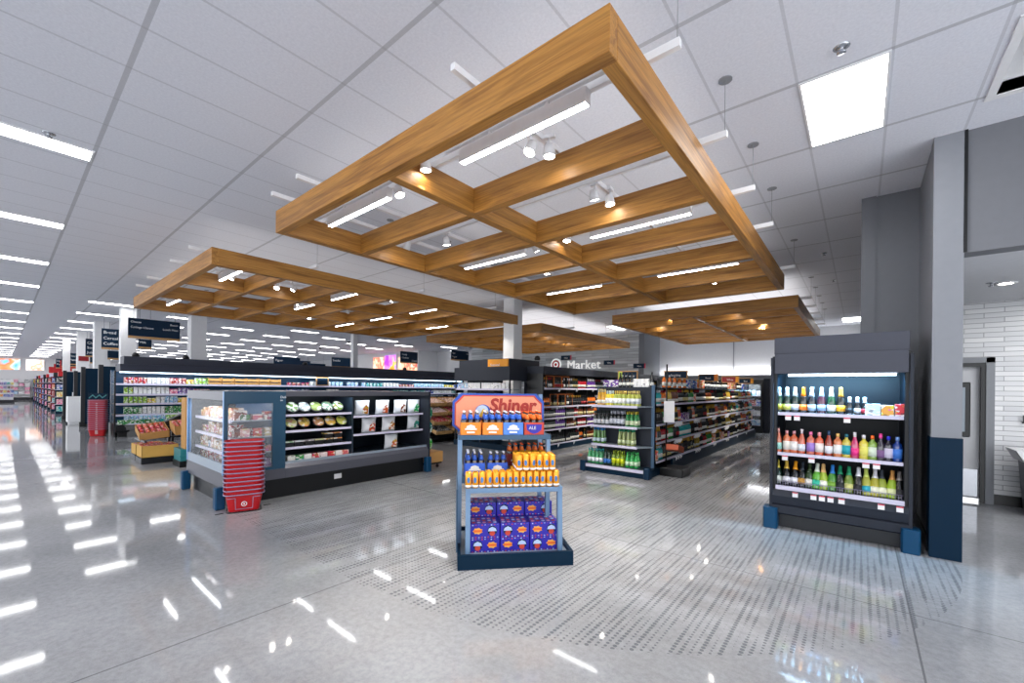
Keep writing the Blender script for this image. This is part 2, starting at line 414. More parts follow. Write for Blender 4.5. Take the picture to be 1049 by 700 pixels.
for k in range(9):
    y = 2.36+2.3*k
    for i in range(15):
        x = -18.9-3.3*i-(1.65 if k % 2 else 0)
        if x < XL+1 or (x > -20 and k > 3): continue
        if y > 17.5 and x < -22.5: continue
        dup(near, (x, y, CEIL), label='white strip light in the %s ceiling row beyond the long chilled case' % (
            'first', 'second', 'third', 'fourth', 'fifth', 'sixth', 'seventh', 'eighth', 'ninth')[k], group='ceiling row %s beyond the chilled case' % (
            'one', 'two', 'three', 'four', 'five', 'six', 'seven', 'eight', 'nine')[k])
strip(-.13, 4.92, .56, 1.16, 'large square bright panel light in the ceiling at the upper right', None)
strip(-8.0, 16.6, .3, 1.22, 'strip light between the two distant timber canopies', None)
strip(-.25, 19.5, .5, 1.1, 'small bright panel light in the ceiling above the far white wall', None)
# lights over the entrance, behind the camera (seen only as reflections)
for x, y in ((-6.8, -3.6), (-10.3, -3.6), (-3.4, -3.6), (0, -3.6), (2.6, .6), (2.6, -3.6)):
    dup(near, (x, y, CEIL), label='ceiling strip light over the entrance behind the camera', group='entrance ceiling strips')
# recessed downlight and sprinkler in the vestibule
def sprinkler(x, y, z, label, g=None):
    m = MB().lathe([(.05, 0), (.055, -.006), (.03, -.012), (.012, -.014), (.012, -.04), (.03, -.045), (.03, -.05), (0, -.052)][::-1], 12)
    tag(obj('sprinkler', m, M['steel'], loc=(x, y, z)), label, 'sprinkler', g)
dl = thing('downlight', 'small round recessed downlight in the vestibule ceiling before the brick wall', 'downlight', (1.42, 8.1, 3.09))
obj('bezel', MB().lathe([(.1, 0), (.1, -.01), (.07, -.012), (.07, 0)][::-1], 20), M['white'], dl)
obj('lens', MB().lathe([(.068, -.004), (.068, -.0001)], 20), M['spotl'], dl)
sprinkler(1.28, 8.0, 3.096, 'ceiling sprinkler beside the vestibule downlight')
sprinkler(-.13, 4.06, CEIL+.006, 'chrome sprinkler head in front of the square panel light')
sprinkler(-.55, 9.9, CEIL+.006, 'sprinkler head in the ceiling right of the large canopy')
sprinkler(-.5, 12.4, CEIL+.006, 'sprinkler head in the ceiling right of the distant canopy')
sprinkler(-6.6, .3, CEIL+.006, 'sprinkler head at the top left corner of the ceiling')
for x, y in ((-22.5, 12.6), (-27.5, 13.4)):
    t = thing('dome_camera', 'black dome camera on the ceiling beyond the chilled case', 'camera', (x, y, CEIL), 0, 'ceiling dome cameras')
    obj('mount', MB().lathe([(.1, -.05), (.1, 0)], 14), M['white'], t); obj('dome', MB().lathe([(0, -.17), (.06, -.15), (.09, -.1), (.09, -.05)], 14), M['black'], t)

# ------------------------------------------------------------------ timber canopies
ZB, ZT = 1.87+H, 2.14+H
def beam(parent, x0, y0, x1, y1, w=.10):
    """beam with its local X along its length so that the grain follows it"""
    L = math.hypot(x1-x0, y1-y0); a = math.atan2(y1-y0, x1-x0)
    return obj('beam', MB().box(0, L, -w/2, w/2, 0, ZT-ZB, b=.004), M['wood'], parent, (x0, y0, ZB), (0, 0, a))
def canopy(x0, x1, y0, y1, xs, ys, label, bars_x=(), bars_y=(), up=.45):
    xs = sorted(xs)
    t = thing('timber_canopy', label, 'ceiling canopy', (0, 0, 0))
    w = .1
    beam(t, x0, y0+w/2, x1, y0+w/2); beam(t, x0, y1-w/2, x1, y1-w/2)
    beam(t, x0+w/2, y0+w, x0+w/2, y1-w); beam(t, x1-w/2, y0+w, x1-w/2, y1-w)
    for x in xs: beam(t, x, y0+w, x, y1-w)
    ex = [x0+w]+[v for x in xs for v in (x-w/2, x+w/2)]+[x1-w]
    for y in ys:
        for k in range(0, len(ex), 2): beam(t, ex[k], y, ex[k+1], y)
    # unistrut rails lying over the beams, hung by thin wires from round plates
    zr = ZT+.003
    for y in bars_x:
        obj('support_rail', MB().box(x0-.22, x1+.2, y-.02, y+.02, zr, zr+.055), M['white'], t)
        for x in (x0-.2, x1+.18):
            m = MB().cyl((x, y, zr+.05), (x, y, CEIL), .0025, 5).lathe([(.055, -.008), (.055, 0)], 14, 0, (x, y, CEIL))
            obj('hanger', m, M['grey'], t)
    for x in bars_y:
        obj('support_rail', MB().box(x-.02, x+.02, y0-.15, y1+.15, zr+.056, zr+.105), M['white'], t)
    ld = bpy.data.lights.new('added_fill', 'AREA'); ld.shape = 'RECTANGLE'; ld.size = x1-x0-.3; ld.size_y = y1-y0-.3; ld.energy = up*(x1-x0)*(y1-y0); ld.color = (1, .99, .97)  # added fill aimed upward to brighten the ceiling; the canopy has no such fixture
    lo = bpy.data.objects.new('added_canopy_fill', ld); COL.objects.link(lo); lo.location = ((x0+x1)/2, (y0+y1)/2, ZT+.16); lo.rotation_euler = (PI, 0, 0)
    return t
c1ys = (3.25, 4.38, 5.52, 6.68, 7.84)
canopy(-5.52, -1.08, 2.12, 9.1, (-3.25,), c1ys, 'large nearest timber lattice canopy hung from the ceiling in the centre',
       (2.68, 3.88, 5.09, 6.34, 8.73), (-2.19, -4.61, -5.25))
canopy(-13.75, -7.72, 2.05, 9.6, (-9.6, -11.5), (3.14, 4.22, 5.3, 6.4, 7.45, 8.5), 'timber lattice canopy hung at the left above the chilled case',
       (3.6, 6.0, 8.4), (-8.34, -9.5, -11.36, -12.49))
canopy(-13.75, -7.95, 11.1, 17.9, (-9.9, -11.8), (12.2, 13.35, 14.5, 15.6, 16.7), 'distant timber canopy behind the white column', (12.8, 15.2), (), 1.6)
canopy(-5.5, -1.06, 11.15, 17.8, (-3.28,), (12.25, 13.4, 14.5, 15.6, 16.7), 'distant timber canopy above the wine aisle at the right',
       (11.8, 13.0, 14.2, 15.4, 16.6), (), 1.8)
# linear pendants inside the canopies
def pendant(x, y, L, label, group=None):
    t = thing('linear_pendant', label, 'pendant light', (x, y, 1.96+H), 0, group)
    obj('housing', MB().box(-L/2, L/2, -.034, .034, .004, .115, b=.004), M['white'], t)
    obj('diffuser', MB().box(-L/2+.01, L/2-.01, -.024, .024, -.002, .006), M['lin_lamp'], t)
    obj('suspension_rail', MB().box(-L/2-.2, L/2+.2, -.018, .018, .16, .2).box(-.3, -.27, -.01, .01, .13, .16).box(.27, .3, -.01, .01, .13, .16), M['white'], t)
    return t
sd = {2.55: 'first', 4.85: 'third', 7.2: 'fifth'}
for y in (2.55, 4.85, 7.2):
    for x, side in ((-2.08, 'right'), (-4.4, 'left')):
        pendant(x, y, 1.25, 'white linear pendant in the %s bay on the %s side of the large canopy' % (sd[y], side))
for y, x, w_ in ((2.6, -8.68, 'nearest right'), (2.6, -12.6, 'nearest left'), (4.76, -10.55, 'second row middle'), (6.92, -8.68, 'third row right'), (6.92, -12.6, 'third row left'), (9.0, -10.55, 'last row middle'), (4.76, -8.68, 'second row right'), (6.92, -10.55, 'third row middle')):
    pendant(x, y, 1.15, 'linear pendant in the %s bay of the left canopy' % w_)
# spotlights
def spot(x, y, tilt, yaw, label, group=None, lamp=True, energy=80, z=2.0):
    t = thing('spotlight', label, 'spotlight', (x, y, z+H), yaw, group)
    obj('stem', MB().cyl((0, 0, .05), (0, 0, .2), .012, 6).box(-.05, .05, -.02, .02, .18, .21), M['white'], t)
    h = obj('lamp_head', MB().lathe([(0, .12), (.035, .11), (.045, .08), (.055, 0), (.05, 0), (.045, .01)][::-1], 14), M['white'], t, (0, 0, .02), (tilt, 0, 0))
    obj('lens', MB().lathe([(.046, .004), (.046, .01)], 14), M['spotl'], h)
    if lamp:
        ld = bpy.data.lights.new('spot', 'SPOT'); ld.energy = energy; ld.spot_size = 1.0; ld.spot_blend = .5; ld.shadow_soft_size = .04; ld.color = (1, .93, .82)
        lo = bpy.data.objects.new('spot_beam', ld); COL.objects.link(lo); lo.parent = h; lo.location = (0, 0, -.01)
    return t
SP = [(-3.13, 2.50, 'beside the centre beam near the front of the large canopy'), (-2.20, 2.86, 'left one of the pair in the front right bay of the large canopy'),
      (-2.10, 3.02, 'right one of the pair in the front right bay of the large canopy'), (-2.2, 4.02, 'left one of the pair in the second right bay of the large canopy'),
      (-2.12, 4.22, 'right one of the pair in the second right bay of the large canopy'), (-3.75, 2.66, 'beside the front left pendant of the large canopy'),
      (-5.13, 3.75, 'in the left corner bay of the large canopy'), (-4.53, 4.0, 'in the second left bay of the large canopy'),
      (-3.67, 5.0, 'left of the centre beam in the third bay of the large canopy'), (-3.1, 4.9, 'right of the centre beam in the third bay of the large canopy'),
      (-3.4, 6.0, 'in the fourth left bay of the large canopy'), (-4.26, 6.1, 'in the fourth bay far left of the large canopy'),
      (-2.1, 8.5, 'in the last right bay of the large canopy'), (-3.6, 7.0, 'beside the fifth bay beam of the large canopy'), (-4.3, 8.4, 'in the last left bay of the large canopy')]
for i, (x, y, l) in enumerate(SP): spot(x, y, R.uniform(-.5, .5), R.uniform(0, 6), 'white spotlight '+l)
SP2 = [(-9.2, 2.75, 'front'), (-9.3, 3.6, 'second'), (-9.25, 3.9, 'third'), (-10.9, 4.75, 'fourth'), (-8.5, 5.8, 'fifth'), (-10.8, 6.0, 'sixth'), (-8.9, 7.9, 'seventh'), (-10.6, 8.0, 'eighth'), (-8.9, 9.0, 'ninth'), (-12.6, 5.8, 'outer')]
for x, y, l in SP2: spot(x, y, .6, R.uniform(0, 6), 'white spotlight, %s from the near end of the left canopy' % l)
for i in range(12):
    x = (-4.9, -4.2, -3.7)[i % 3]; y = 11.7+i*.5
    spot(x, y, .5, R.uniform(0, 6), 'small spotlight in the left half of the canopy above the wine aisle', 'spotlights, left half of the wine aisle canopy', i % 2 == 0, 260)
for i in range(4): spot(-2.5+.15*i, 12.0+1.2*i, .5, 1, 'small spotlight in the right half of the canopy above the wine aisle', 'spotlights, right half of the wine aisle canopy', i % 2 == 0, 260)
for i in range(10): spot(-9.2-.1*i, 11.8+i*.6, .5, R.uniform(0, 6), 'small spotlight in the distant canopy behind the column', 'spotlights of the canopy behind the column', i % 2 == 0, 260)

# ------------------------------------------------------------------ columns
def column(x, y, w, label, z0=0):
    tag(obj('column', MB().box(-w/2, w/2, -w/2, w/2, z0, CEIL, b=.01), M['wall_bright'], loc=(x, y, 0)), label, 'column')
column(-7.93, 9.62, .40, 'square white column rising through the drinks unit with the orange header sign')
column(-19.55, 2.78, .40, 'white column behind the navy hanging sign at the left end of the chilled run')
column(-19.65, 4.78, .50, 'white column under the left canopy, right of the navy hanging sign')
column(-19.55, 11.25, .26, 'slim white column standing behind the middle of the low island case')
column(-24.75, 2.7, .5, 'white column between the two three line hanging signs')
column(-30.2, 2.62, .45, 'distant white column carrying a small dark red sign')

column(-35.8, 2.42, .3, 'very slim distant white column above the colourful aisle ends')
# ------------------------------------------------------------------ bottle kit
PROF = {
 'wine': dict(b=[(0, 0), (.037, .002), (.0375, .01), (.0375, .185), (.033, .205), (.019, .225), (.0145, .24), (.0142, .285), (.0155, .287), (.0155, .297), (0, .3)], l=(.05, .15, .0380), c=[(.0155, .232), (.0158, .3), (0, .302)]),
 'slope': dict(b=[(0, 0), (.038, .002), (.039, .01), (.039, .14), (.034, .175), (.022, .215), (.0148, .25), (.0145, .285), (.0155, .297), (0, .3)], l=(.035, .12, .0396), c=[(.0155, .245), (.0158, .3), (0, .302)]),
 'flute': dict(b=[(0, 0), (.034, .002), (.0345, .01), (.0345, .13), (.028, .2), (.019, .26), (.014, .3), (.0145, .33), (0, .332)], l=(.04, .11, .0350), c=[(.0185, .27), (.0155, .33), (0, .334)]),
 'sparkling': dict(b=[(0, 0), (.042, .002), (.0435, .012), (.0435, .14), (.038, .175), (.024, .225), (.0165, .25), (.017, .3), (.014, .312), (0, .314)], l=(.035, .105, .0441), c=[(.0305, .206), (.0235, .235), (.0185, .27), (.0195, .3), (.0165, .316), (0, .318)]),
 'spirit': dict(b=[(0, 0), (.041, .002), (.042, .012), (.042, .17), (.037, .195), (.02, .212), (.0155, .225), (.0155, .265), (0, .268)], l=(.04, .145, .0426), c=[(.018, .235), (.018, .275), (0, .277)]),
 'mini': dict(b=[(0, 0), (.03, .002), (.031, .01), (.031, .1), (.026, .125), (.014, .16), (.0135, .2), (0, .202)], l=(.025, .075, .0316), c=[(.021, .142), (.0165, .16), (.017, .205), (0, .207)]),
 'beer': dict(b=[(0, 0), (.03, .002), (.0305, .008), (.0305, .125), (.026, .15), (.0155, .18), (.0125, .2), (.0125, .222), (0, .224)], nl=[(.0275, .147), (.0282, .145), (.022, .166), (.0165, .183), (.0150, .196), (.0138, .196)], l=(.035, .1, .0311), c=[(.0135, .214), (.0138, .226), (0, .228)]),
}
_mc = {}
def bmesh_parts(kind, n=14):
    if kind in _mc: return _mc[kind]
    p = PROF[kind]; z0, z1, r = p['l']
    body = MB().lathe(p['b'], n).mesh(kind+'_body', [M['glass']])
    lab = MB().lathe(p.get('nl') or [(r-.003, z0), (r, z0), (r, z1), (r-.003, z1)], n).mesh('label', [M['paper']])
    cap = MB().lathe([(p['c'][0][0]-.003, p['c'][0][1]-.0005)]+p['c'], n).mesh('cap', [M['foil']])
    _mc[kind] = (body, lab, cap); return _mc[kind]
_bp = {}
def bottle(kind, g, l, c, loc, label, cat='bottle', group=None, rot=(0, 0, 0), name='wine_bottle', scale=1):
    key = (kind, g, l, c, name)
    if key not in _bp:
        b, lm, cm = bmesh_parts(kind)
        o = put(name, b, None, loc, rot, lin(g)); put('paper_label', lm, o, col=lin(l)); put('foil_cap', cm, o, col=lin(c))
        _bp[key] = o
    else:
        o = dup(_bp[key], loc, rot)
        if 'group' in o: del o['group']
    o.scale = (scale,)*3
    return tag(o, label, cat, group)
def farbottle_mesh(kind, lab, cap, n=8):
    key = ('far', kind, lab, cap)
    if key not in _mc:
        p = PROF[kind]; z0, z1, r = p['l']
        m = MB().lathe(p['b'], n, 0).lathe([(r-.002, z0), (r+.001, z0), (r+.001, z1-.025), (r-.002, z1-.025)], n, 1).lathe(p['c'], n, 2)
        _mc[key] = m.mesh(kind+'_small', [M['glass'], M[lab], M[cap]])
    return _mc[key]
def box_mesh(w, d, h, mk='pack', b=.004):
    key = ('box', w, d, h, mk)
    if key not in _mc: _mc[key] = MB().box(-w/2, w/2, -d/2, d/2, 0, h, b=b).mesh('carton', [M[mk]])
    return _mc[key]
def can_mesh():
    if 'can' not in _mc: _mc['can'] = MB().lathe([(0, 0), (.024, 0), (.031, .008), (.031, .145), (.025, .157), (.024, .155), (0, .154)], 14).mesh('can', [M['foil']])
    return _mc['can']
CN = {'dark green': '#14241b', 'black': '#101114', 'amber': '#6b2f10', 'pale gold': '#c9a93c', 'rose': '#d0694e', 'green': '#2f8a3e', 'red': '#b2222c', 'blue': '#2456b4',
      'orange': '#e8751c', 'white': '#e9e9ec', 'pink': '#e2609a', 'yellow': '#e9cf3a', 'teal': '#22a5a8', 'purple': '#6a3aa0', 'lime': '#9ccc34', 'brown': '#7a5230', 'grey': '#888d94', 'light blue': '#8fc1e6'}

# ------------------------------------------------------------------ right-hand drinks cooler
t = thing('open_cooler', 'tall open drinks cooler with slate header standing against the right wall', 'cooler', (-.21, 6.12, 0))
cw = .62       # half width
mb = MB().box(-cw-.02, -cw+.03, .06, .95, .30, 2.12).box(cw-.03, cw+.02, .06, .95, .30, 2.12).box(-cw, cw, .9, .95, .1, 2.1)
obj('cabinet', mb, M['char2'], t)
obj('liner', MB().box(-cw+.03, cw-.03, .86, .9, .5, 1.98).box(-cw+.03, -cw+.035, .1, .86, .5, 1.98).box(cw-.035, cw-.03, .1, .86, .5, 1.98), M['inner'], t)
obj('liner_ceiling', MB().box(-cw+.03, cw-.03, .04, .86, 1.95, 1.99), M['innerblue'], t)
obj('header_panel', MB().box(-cw+.01, cw-.01, 0, .12, 1.9, 2.145, b=.004), M['hdr'], t)
obj('header_panel', MB().box(-cw+.0, cw+.0, .05, .95, 2.147, 2.35, b=.004), M['hdr'], t)
obj('lamp_strip', MB().box(-cw+.14, cw-.1, .125, .15, 1.872, 1.898), M['tube2'], t)
zs = (1.40, .90, .52)
for z in zs[:2]:
    s = obj('shelf', MB().box(-cw+.04, cw-.04, .10, .85, z, z+.02), M['shelf'], t)
    obj('edge_strip', MB().box(-cw+.04, cw-.04, .082, .10, z-.012, z+.026), M['edge'], s)
s = obj('shelf', MB().box(-cw+.04, cw-.04, .06, .85, .48, .5), M['shelf'], t)
obj('edge_strip', MB().box(-cw+.03, cw-.03, .03, .058, .47, .52), M['edge'], s)
wf = MB()
for i in range(44): wf.cyl((-cw+.05+i*.0265, .066, .5), (-cw+.05+i*.0265, .066, .575), .002, 4)
wf.cyl((-cw+.04, .066, .575), (cw-.04, .066, .575), .003, 4)
obj('wire_guard', wf, M['wire'], t)
obj('front_bumper_panel', MB().prism([(0, .30), (-.02, .40), (.03, .468), (.2, .468), (.2, .30)], -cw, cw, plane='yz'), M['char'], t)
obj('front_bumper_panel', MB().prism([(.02, .17), (-.01, .19), (-.01, .28), (.02, .295), (.2, .295), (.2, .17)], -cw, cw, plane='yz'), M['char'], t)
obj('kick_plate', MB().box(-cw+.04, cw-.04, .08, .9, 0.005, .165), M['char2'], t)
obj('side_post', MB().box(-cw-.03, -cw+.0, .0, .06, .2, 2.1), M['char'], t); obj('side_post', MB().box(cw-.0, cw+.03, .0, .06, .2, 2.1), M['char'], t)
for x in (-.635, .635):
    m = MB().prism([(-.075, .1), (-.075, -.05), (-.06, -.08), (.06, -.08), (.075, -.05), (.075, .1)], 0, .25)
    obj('corner_guard', m, M['bumper'], t, (x, 0, 0))
for x, z in ((-.47, 1.33), (-.38, 1.33), (.1, 1.33), (-.5, .83), (-.23, .83), (.27, .83), (.36, .83), (-.38, .41), (-.2, .41), (-.12, .41), (-.04, .41), (.06, .41), (.4, .41), (.55, .41)):
    tg = obj('price_tag', MB().box(-.03, .03, .075, .08, 0, .058) if z > .5 else MB().box(-.028, .028, -.03, -.024, 0, .06), M['tagm'], t, (x, -.0, z))
    obj('red_band', MB().box(-.03, .03, .073, .0745, .045, .0585) if z > .5 else MB().box(-.028, .028, -.032, -.0305, .047, .0605), M['tagr'], tg)
ld = bpy.data.lights.new('cooler', 'AREA'); ld.shape = 'RECTANGLE'; ld.size = 1.1; ld.size_y = .05; ld.energy = 26; ld.color = (.32, .68, 1)
lo = bpy.data.objects.new('cooler_lamp', ld); COL.objects.link(lo); lo.parent = t; lo.location = (0, .13, 1.86); lo.rotation_euler = (.5, 0, 0)
X0 = 0.21
top = [(-.79, 'sparkling', '#17331f', '#b9b03a', '#dfe6ee', 'silver foiled sparkling wine bottle with yellow band at the left end'),
 (-.705, 'sparkling', '#132318', '#d7d36a', '#e6ebf2', 'silver foiled sparkling bottle with pale yellow label'),
 (-.62, 'sparkling', '#122019', '#cfd3dc', '#dfe3ea', 'silver foiled sparkling bottle with grey label'),
 (-.535, 'sparkling', '#1a1510', '#f07a14', '#f07a14', 'sparkling bottle with broad orange foil and orange label'),
 (-.45, 'sparkling', '#101820', '#b9d3ee', '#d8e2f2', 'silver foiled sparkling bottle with pale blue label'),
 (-.355, 'sparkling', '#4b1c2a', '#a8c6e6', '#c9d8ec', 'dark red sparkling bottle with blue and orange label'),
 (-.26, 'sparkling', '#174026', '#f2f2f2', '#eeeede', 'green sparkling bottle with white cross band label'),
 (-.17, 'sparkling', '#0f1412', '#f0a818', '#dca33c', 'gold foiled sparkling bottle with gold yellow label')]
for x, k, g, l, c, lb in top: bottle(k, g, l, c, (x, 6.30, 1.421), lb+', right cooler top shelf', group=None, name='sparkling_wine_bottle')
for x, l, lb in ((-.09, '#20242c', 'small silver capped bottle with dark label'), (-.02, '#eceaea', 'small silver capped bottle with white label'), (.045, '#c83040', 'small silver capped bottle with red and white label')):
    bottle('mini', '#11161a', l, '#dfe3ea', (x, 6.29, 1.421), lb+', right cooler top shelf', name='small_wine_bottle')
for x, w_, h_, c_, lb in ((.135, .13, .13, '#cfe0ea', 'white and blue drinks carton'), (.26, .105, .12, '#e9a13a', 'yellow and pink drinks carton'), (.35, .0, 0, '', '')):
    if w_: tag(put('drinks_carton', MB().box(-w_/2, w_/2, -.07, .07, 0, h_, b=.004).mesh('c', [M['pack']]), None, (x-.02 if x < .2 else .240, 6.32, 1.421), col=lin(c_)), lb+', right cooler top shelf', 'carton')
tag(put('drinks_carton', box_mesh(.12, .14, .135), None, (.363, 6.32, 1.421), col=lin('#e02838')), 'bright red drinks carton at the right end of the top cooler shelf', 'carton')
row2 = [(-.79, '#c9694a', '#9fd6cc', '#e7a7a0', 'rose bottle with pale teal label'), (-.70, '#cf7348', '#e8e4dc', '#e9a6a9', 'amber rose bottle with white label'), (-.625, '#c65f38', '#eae6e2', '#c98f98', 'copper bottle with white square label'),
 (-.545, '#cc6040', '#dfe4ec', '#e0d4da', 'rose bottle with pale blue label and silver cap'), (-.455, '#cf6a58', '#9f7fd0', '#f07ab0', 'rose bottle with lilac label and pink cap'), (-.37, '#d05a38', '#f0e6e0', '#f2a0a8', 'orange rose bottle with pink neck'),
 (-.28, '#99321c', '#e9ebf2', '#2f4a6a', 'deep red bottle with white label and dark cap'), (-.195, '#cf7a4a', '#f2f2ee', '#e2b66a', 'peach bottle with white label and gold cap'), (-.115, '#c9b83a', '#1a9fb0', '#2a6f80', 'yellow bottle with teal label'),
 (-.04, '#c2346a', '#e8308a', '#e9e4ea', 'bottle with magenta label and white cap'), (.04, '#d6c93c', '#e8e26a', '#dfe0e8', 'yellow bottle with yellow label'), (.115, '#7fa33a', '#d8e6d0', '#f26a22', 'green bottle with pale label and orange cap'),
 (.185, '#2a2234', '#7c5a8a', '#f04ca0', 'dark bottle with pink cap'), (.25, '#14142c', '#d7cfe6', '#2a32c8', 'black bottle with bright blue cap'), (.325, '#123a8c', '#3f7cd8', '#7fa6e6', 'deep blue bottle near the right end')]
for i, (x, g, l, c, lb) in enumerate(row2):
    bottle('spirit' if i % 3 else 'slope', g, l, c, (x, 6.27, .921), lb+', right cooler middle shelf', name='wine_bottle')
row3 = [(-.79, '#123024', '#cfd6cf', '#c8b84a', 'gold foiled bottle at the left end'), (-.70, '#10161c', '#dfdfe8', '#d9b44a', 'dark bottle with crumpled gold foil'), (-.62, '#101418', '#e6e6f0', '#f0a020', 'dark bottle with orange gold foil'),
 (-.545, '#0e1618', '#b98a3a', '#28323c', 'dark bottle with black foil'), (-.475, '#26401e', '#e6e2da', '#2c3e22', 'olive green bottle with dark foil'), (-.40, '#5fae3a', '#2fb79a', '#dfe8d8', 'light green bottle with teal label'),
 (-.325, '#a6bf3c', '#f0f0e2', '#e6b878', 'lime bottle with peach foil'), (-.25, '#3f8a2a', '#7fb040', '#2f7fd0', 'green bottle with blue foil'), (-.17, '#101a1c', '#1c2224', '#17805a', 'black bottle with green foil'),
 (-.09, '#6f8a2c', '#d8d88a', '#2f9a6a', 'olive bottle with green foil'), (-.01, '#101216', '#26262c', '#e8e8f0', 'black bottle with white foil'), (.07, '#b4b848', '#28a8c0', '#c8d86a', 'yellow bottle with light blue label'),
 (.135, '#b9b23c', '#f2f2da', '#e9e6ee', 'gold bottle with white foil'), (.205, '#9aa83a', '#efefd2', '#3a4048', 'lime gold bottle with dark foil'), (.28, '#a6c63a', '#e2e8b0', '#e0a058', 'lime bottle with orange foil'), (.345, '#0f1114', '#2a2a30', '#8f8a88', 'black bottle with grey foil')]
for x, g, l, c, lb in row3:
    bottle('sparkling', g, l, c, (x, 6.25, .512), lb+', leaning on the right cooler deck', rot=(-.35, 0, R.uniform(-.12, .12)), name='sparkling_wine_bottle')

# ------------------------------------------------------------------ centre promotional display
AN = math.radians(47.5); DX, DY = cos(AN), sin(AN); P0 = (-2.84, 2.68)
def dw(x, y, z): return (P0[0]+DX*x-DY*y, P0[1]+DY*x+DX*y, z)
t = thing('promotional_display', 'blue-grey metal beer display stand with scalloped orange sign in the centre', 'display stand', (P0[0], P0[1], 0), AN)
tr = MB().box(0, 1.1, 0, .03, 0, .135).box(0, .03, .03, .85, 0, .135).box(1.07, 1.1, .03, .85, 0, .135).box(.03, 1.07, .82, .85, 0, .135)
obj('tray', tr, M['navy2'], t)
obj('deck', MB().box(.03, 1.07, .03, .82, .03, .095), M['shelfl'], t)
for x in (.075, .975): obj('front_post', MB().prism([(.10, .095), (.15, .095), (.20, .71), (.14, .71)], x, x+.045, plane='yz'), M['slate'], t)
obj('lower_shelf', MB().box(.07, 1.02, .12, .62, .712, .724).box(.12, .975, .115, .13, .68, .712), M['slate'], t)
fr = MB()
for x in (-.0, .90): fr.box(x, x+.04, .33, .39, .095, 1.20)
for x in (-.0, .90): fr.box(x, x+.04, .74, .79, .095, 1.62 if x else 1.62)
fr.box(0, .04, .39, .74, .60, .64).box(.9, .94, .39, .74, .60, .64)
obj('upper_frame', fr, M['slate'], t)
obj('upper_shelf', MB().box(0, .94, .32, .78, 1.20, 1.212).box(0, .94, .315, .33, 1.165, 1.2), M['slated'], t)
obj('side_panel', MB().box(-.012, .0, .12, .80, .12, .72), M['slated'], t)
# scalloped sign
def scallop(x0, x1, z0, z1, n):
    return [(x0, z0+n), (x0+n*.55, z0+n*.5), (x0+n, z0), (x1-n, z0), (x1-n*.55, z0+n*.5), (x1, z0+n), (x1, z1-n), (x1-n*.55, z1-n*.5), (x1-n, z1), (x0+n, z1), (x0+n*.55, z1-n*.5), (x0, z1-n)]
sg = obj('header_sign', MB().prism(scallop(-.06, .95, 1.19, 1.625, .085), .705, .735, plane='xz'), M['royal'], t)
obj('sign_border', MB().prism(scallop(-.035, .925, 1.2, 1.605, .085), .700, .7045, plane='xz'), M['rust'], sg)
obj('sign_face', MB().prism(scallop(-.022, .912, 1.2, 1.592, .085), .695, .6995, plane='xz'), M['peach'], sg)
text('Shiner', .2, M['rustd'], sg, (.34, .694, 1.43), RY, .006, shear=.12, bold=.007)
sw = MB().tube([(.38, .692, 1.405), (.5, .692, 1.39), (.62, .692, 1.4), (.72, .692, 1.43), (.76, .692, 1.41), (.72, .692, 1.395)], .011, 6)
obj('flourish', sw, M['rust'], sg)
em = MB().lathe([(.085, -.004), (.085, .004)], 22, 0, mat=Matrix.Translation((.27, .69, 1.42)) @ Matrix.Rotation(PI/2, 4, 'X'), smooth=False)
em.lathe([(.07, -.004), (.07, .004)], 22, 1, mat=Matrix.Translation((.262, .684, 1.428)) @ Matrix.Rotation(PI/2, 4, 'X'), smooth=False)
em.prism([(.22, 1.37), (.30, 1.37), (.33, 1.42), (.27, 1.46)], .672, .678, 2, plane='xz')
obj('round_emblem', em, [M['royal'], mat('emblem_pale_blue', '#c4d4e8', .5), mat('emblem_yellow', '#e0b23c', .5)], sg)
obj('price_strip', MB().box(.13, .97, .60, .612, .60, .69), M['royal'], t)
for x, s_ in ((.16, 'LONGNECKS'), (.42, 'SUMMER'), (.68, 'VARIETY 12 PACK')):
    text(s_, .04, M['white'], t, (x, .598, .625), RY, .001)
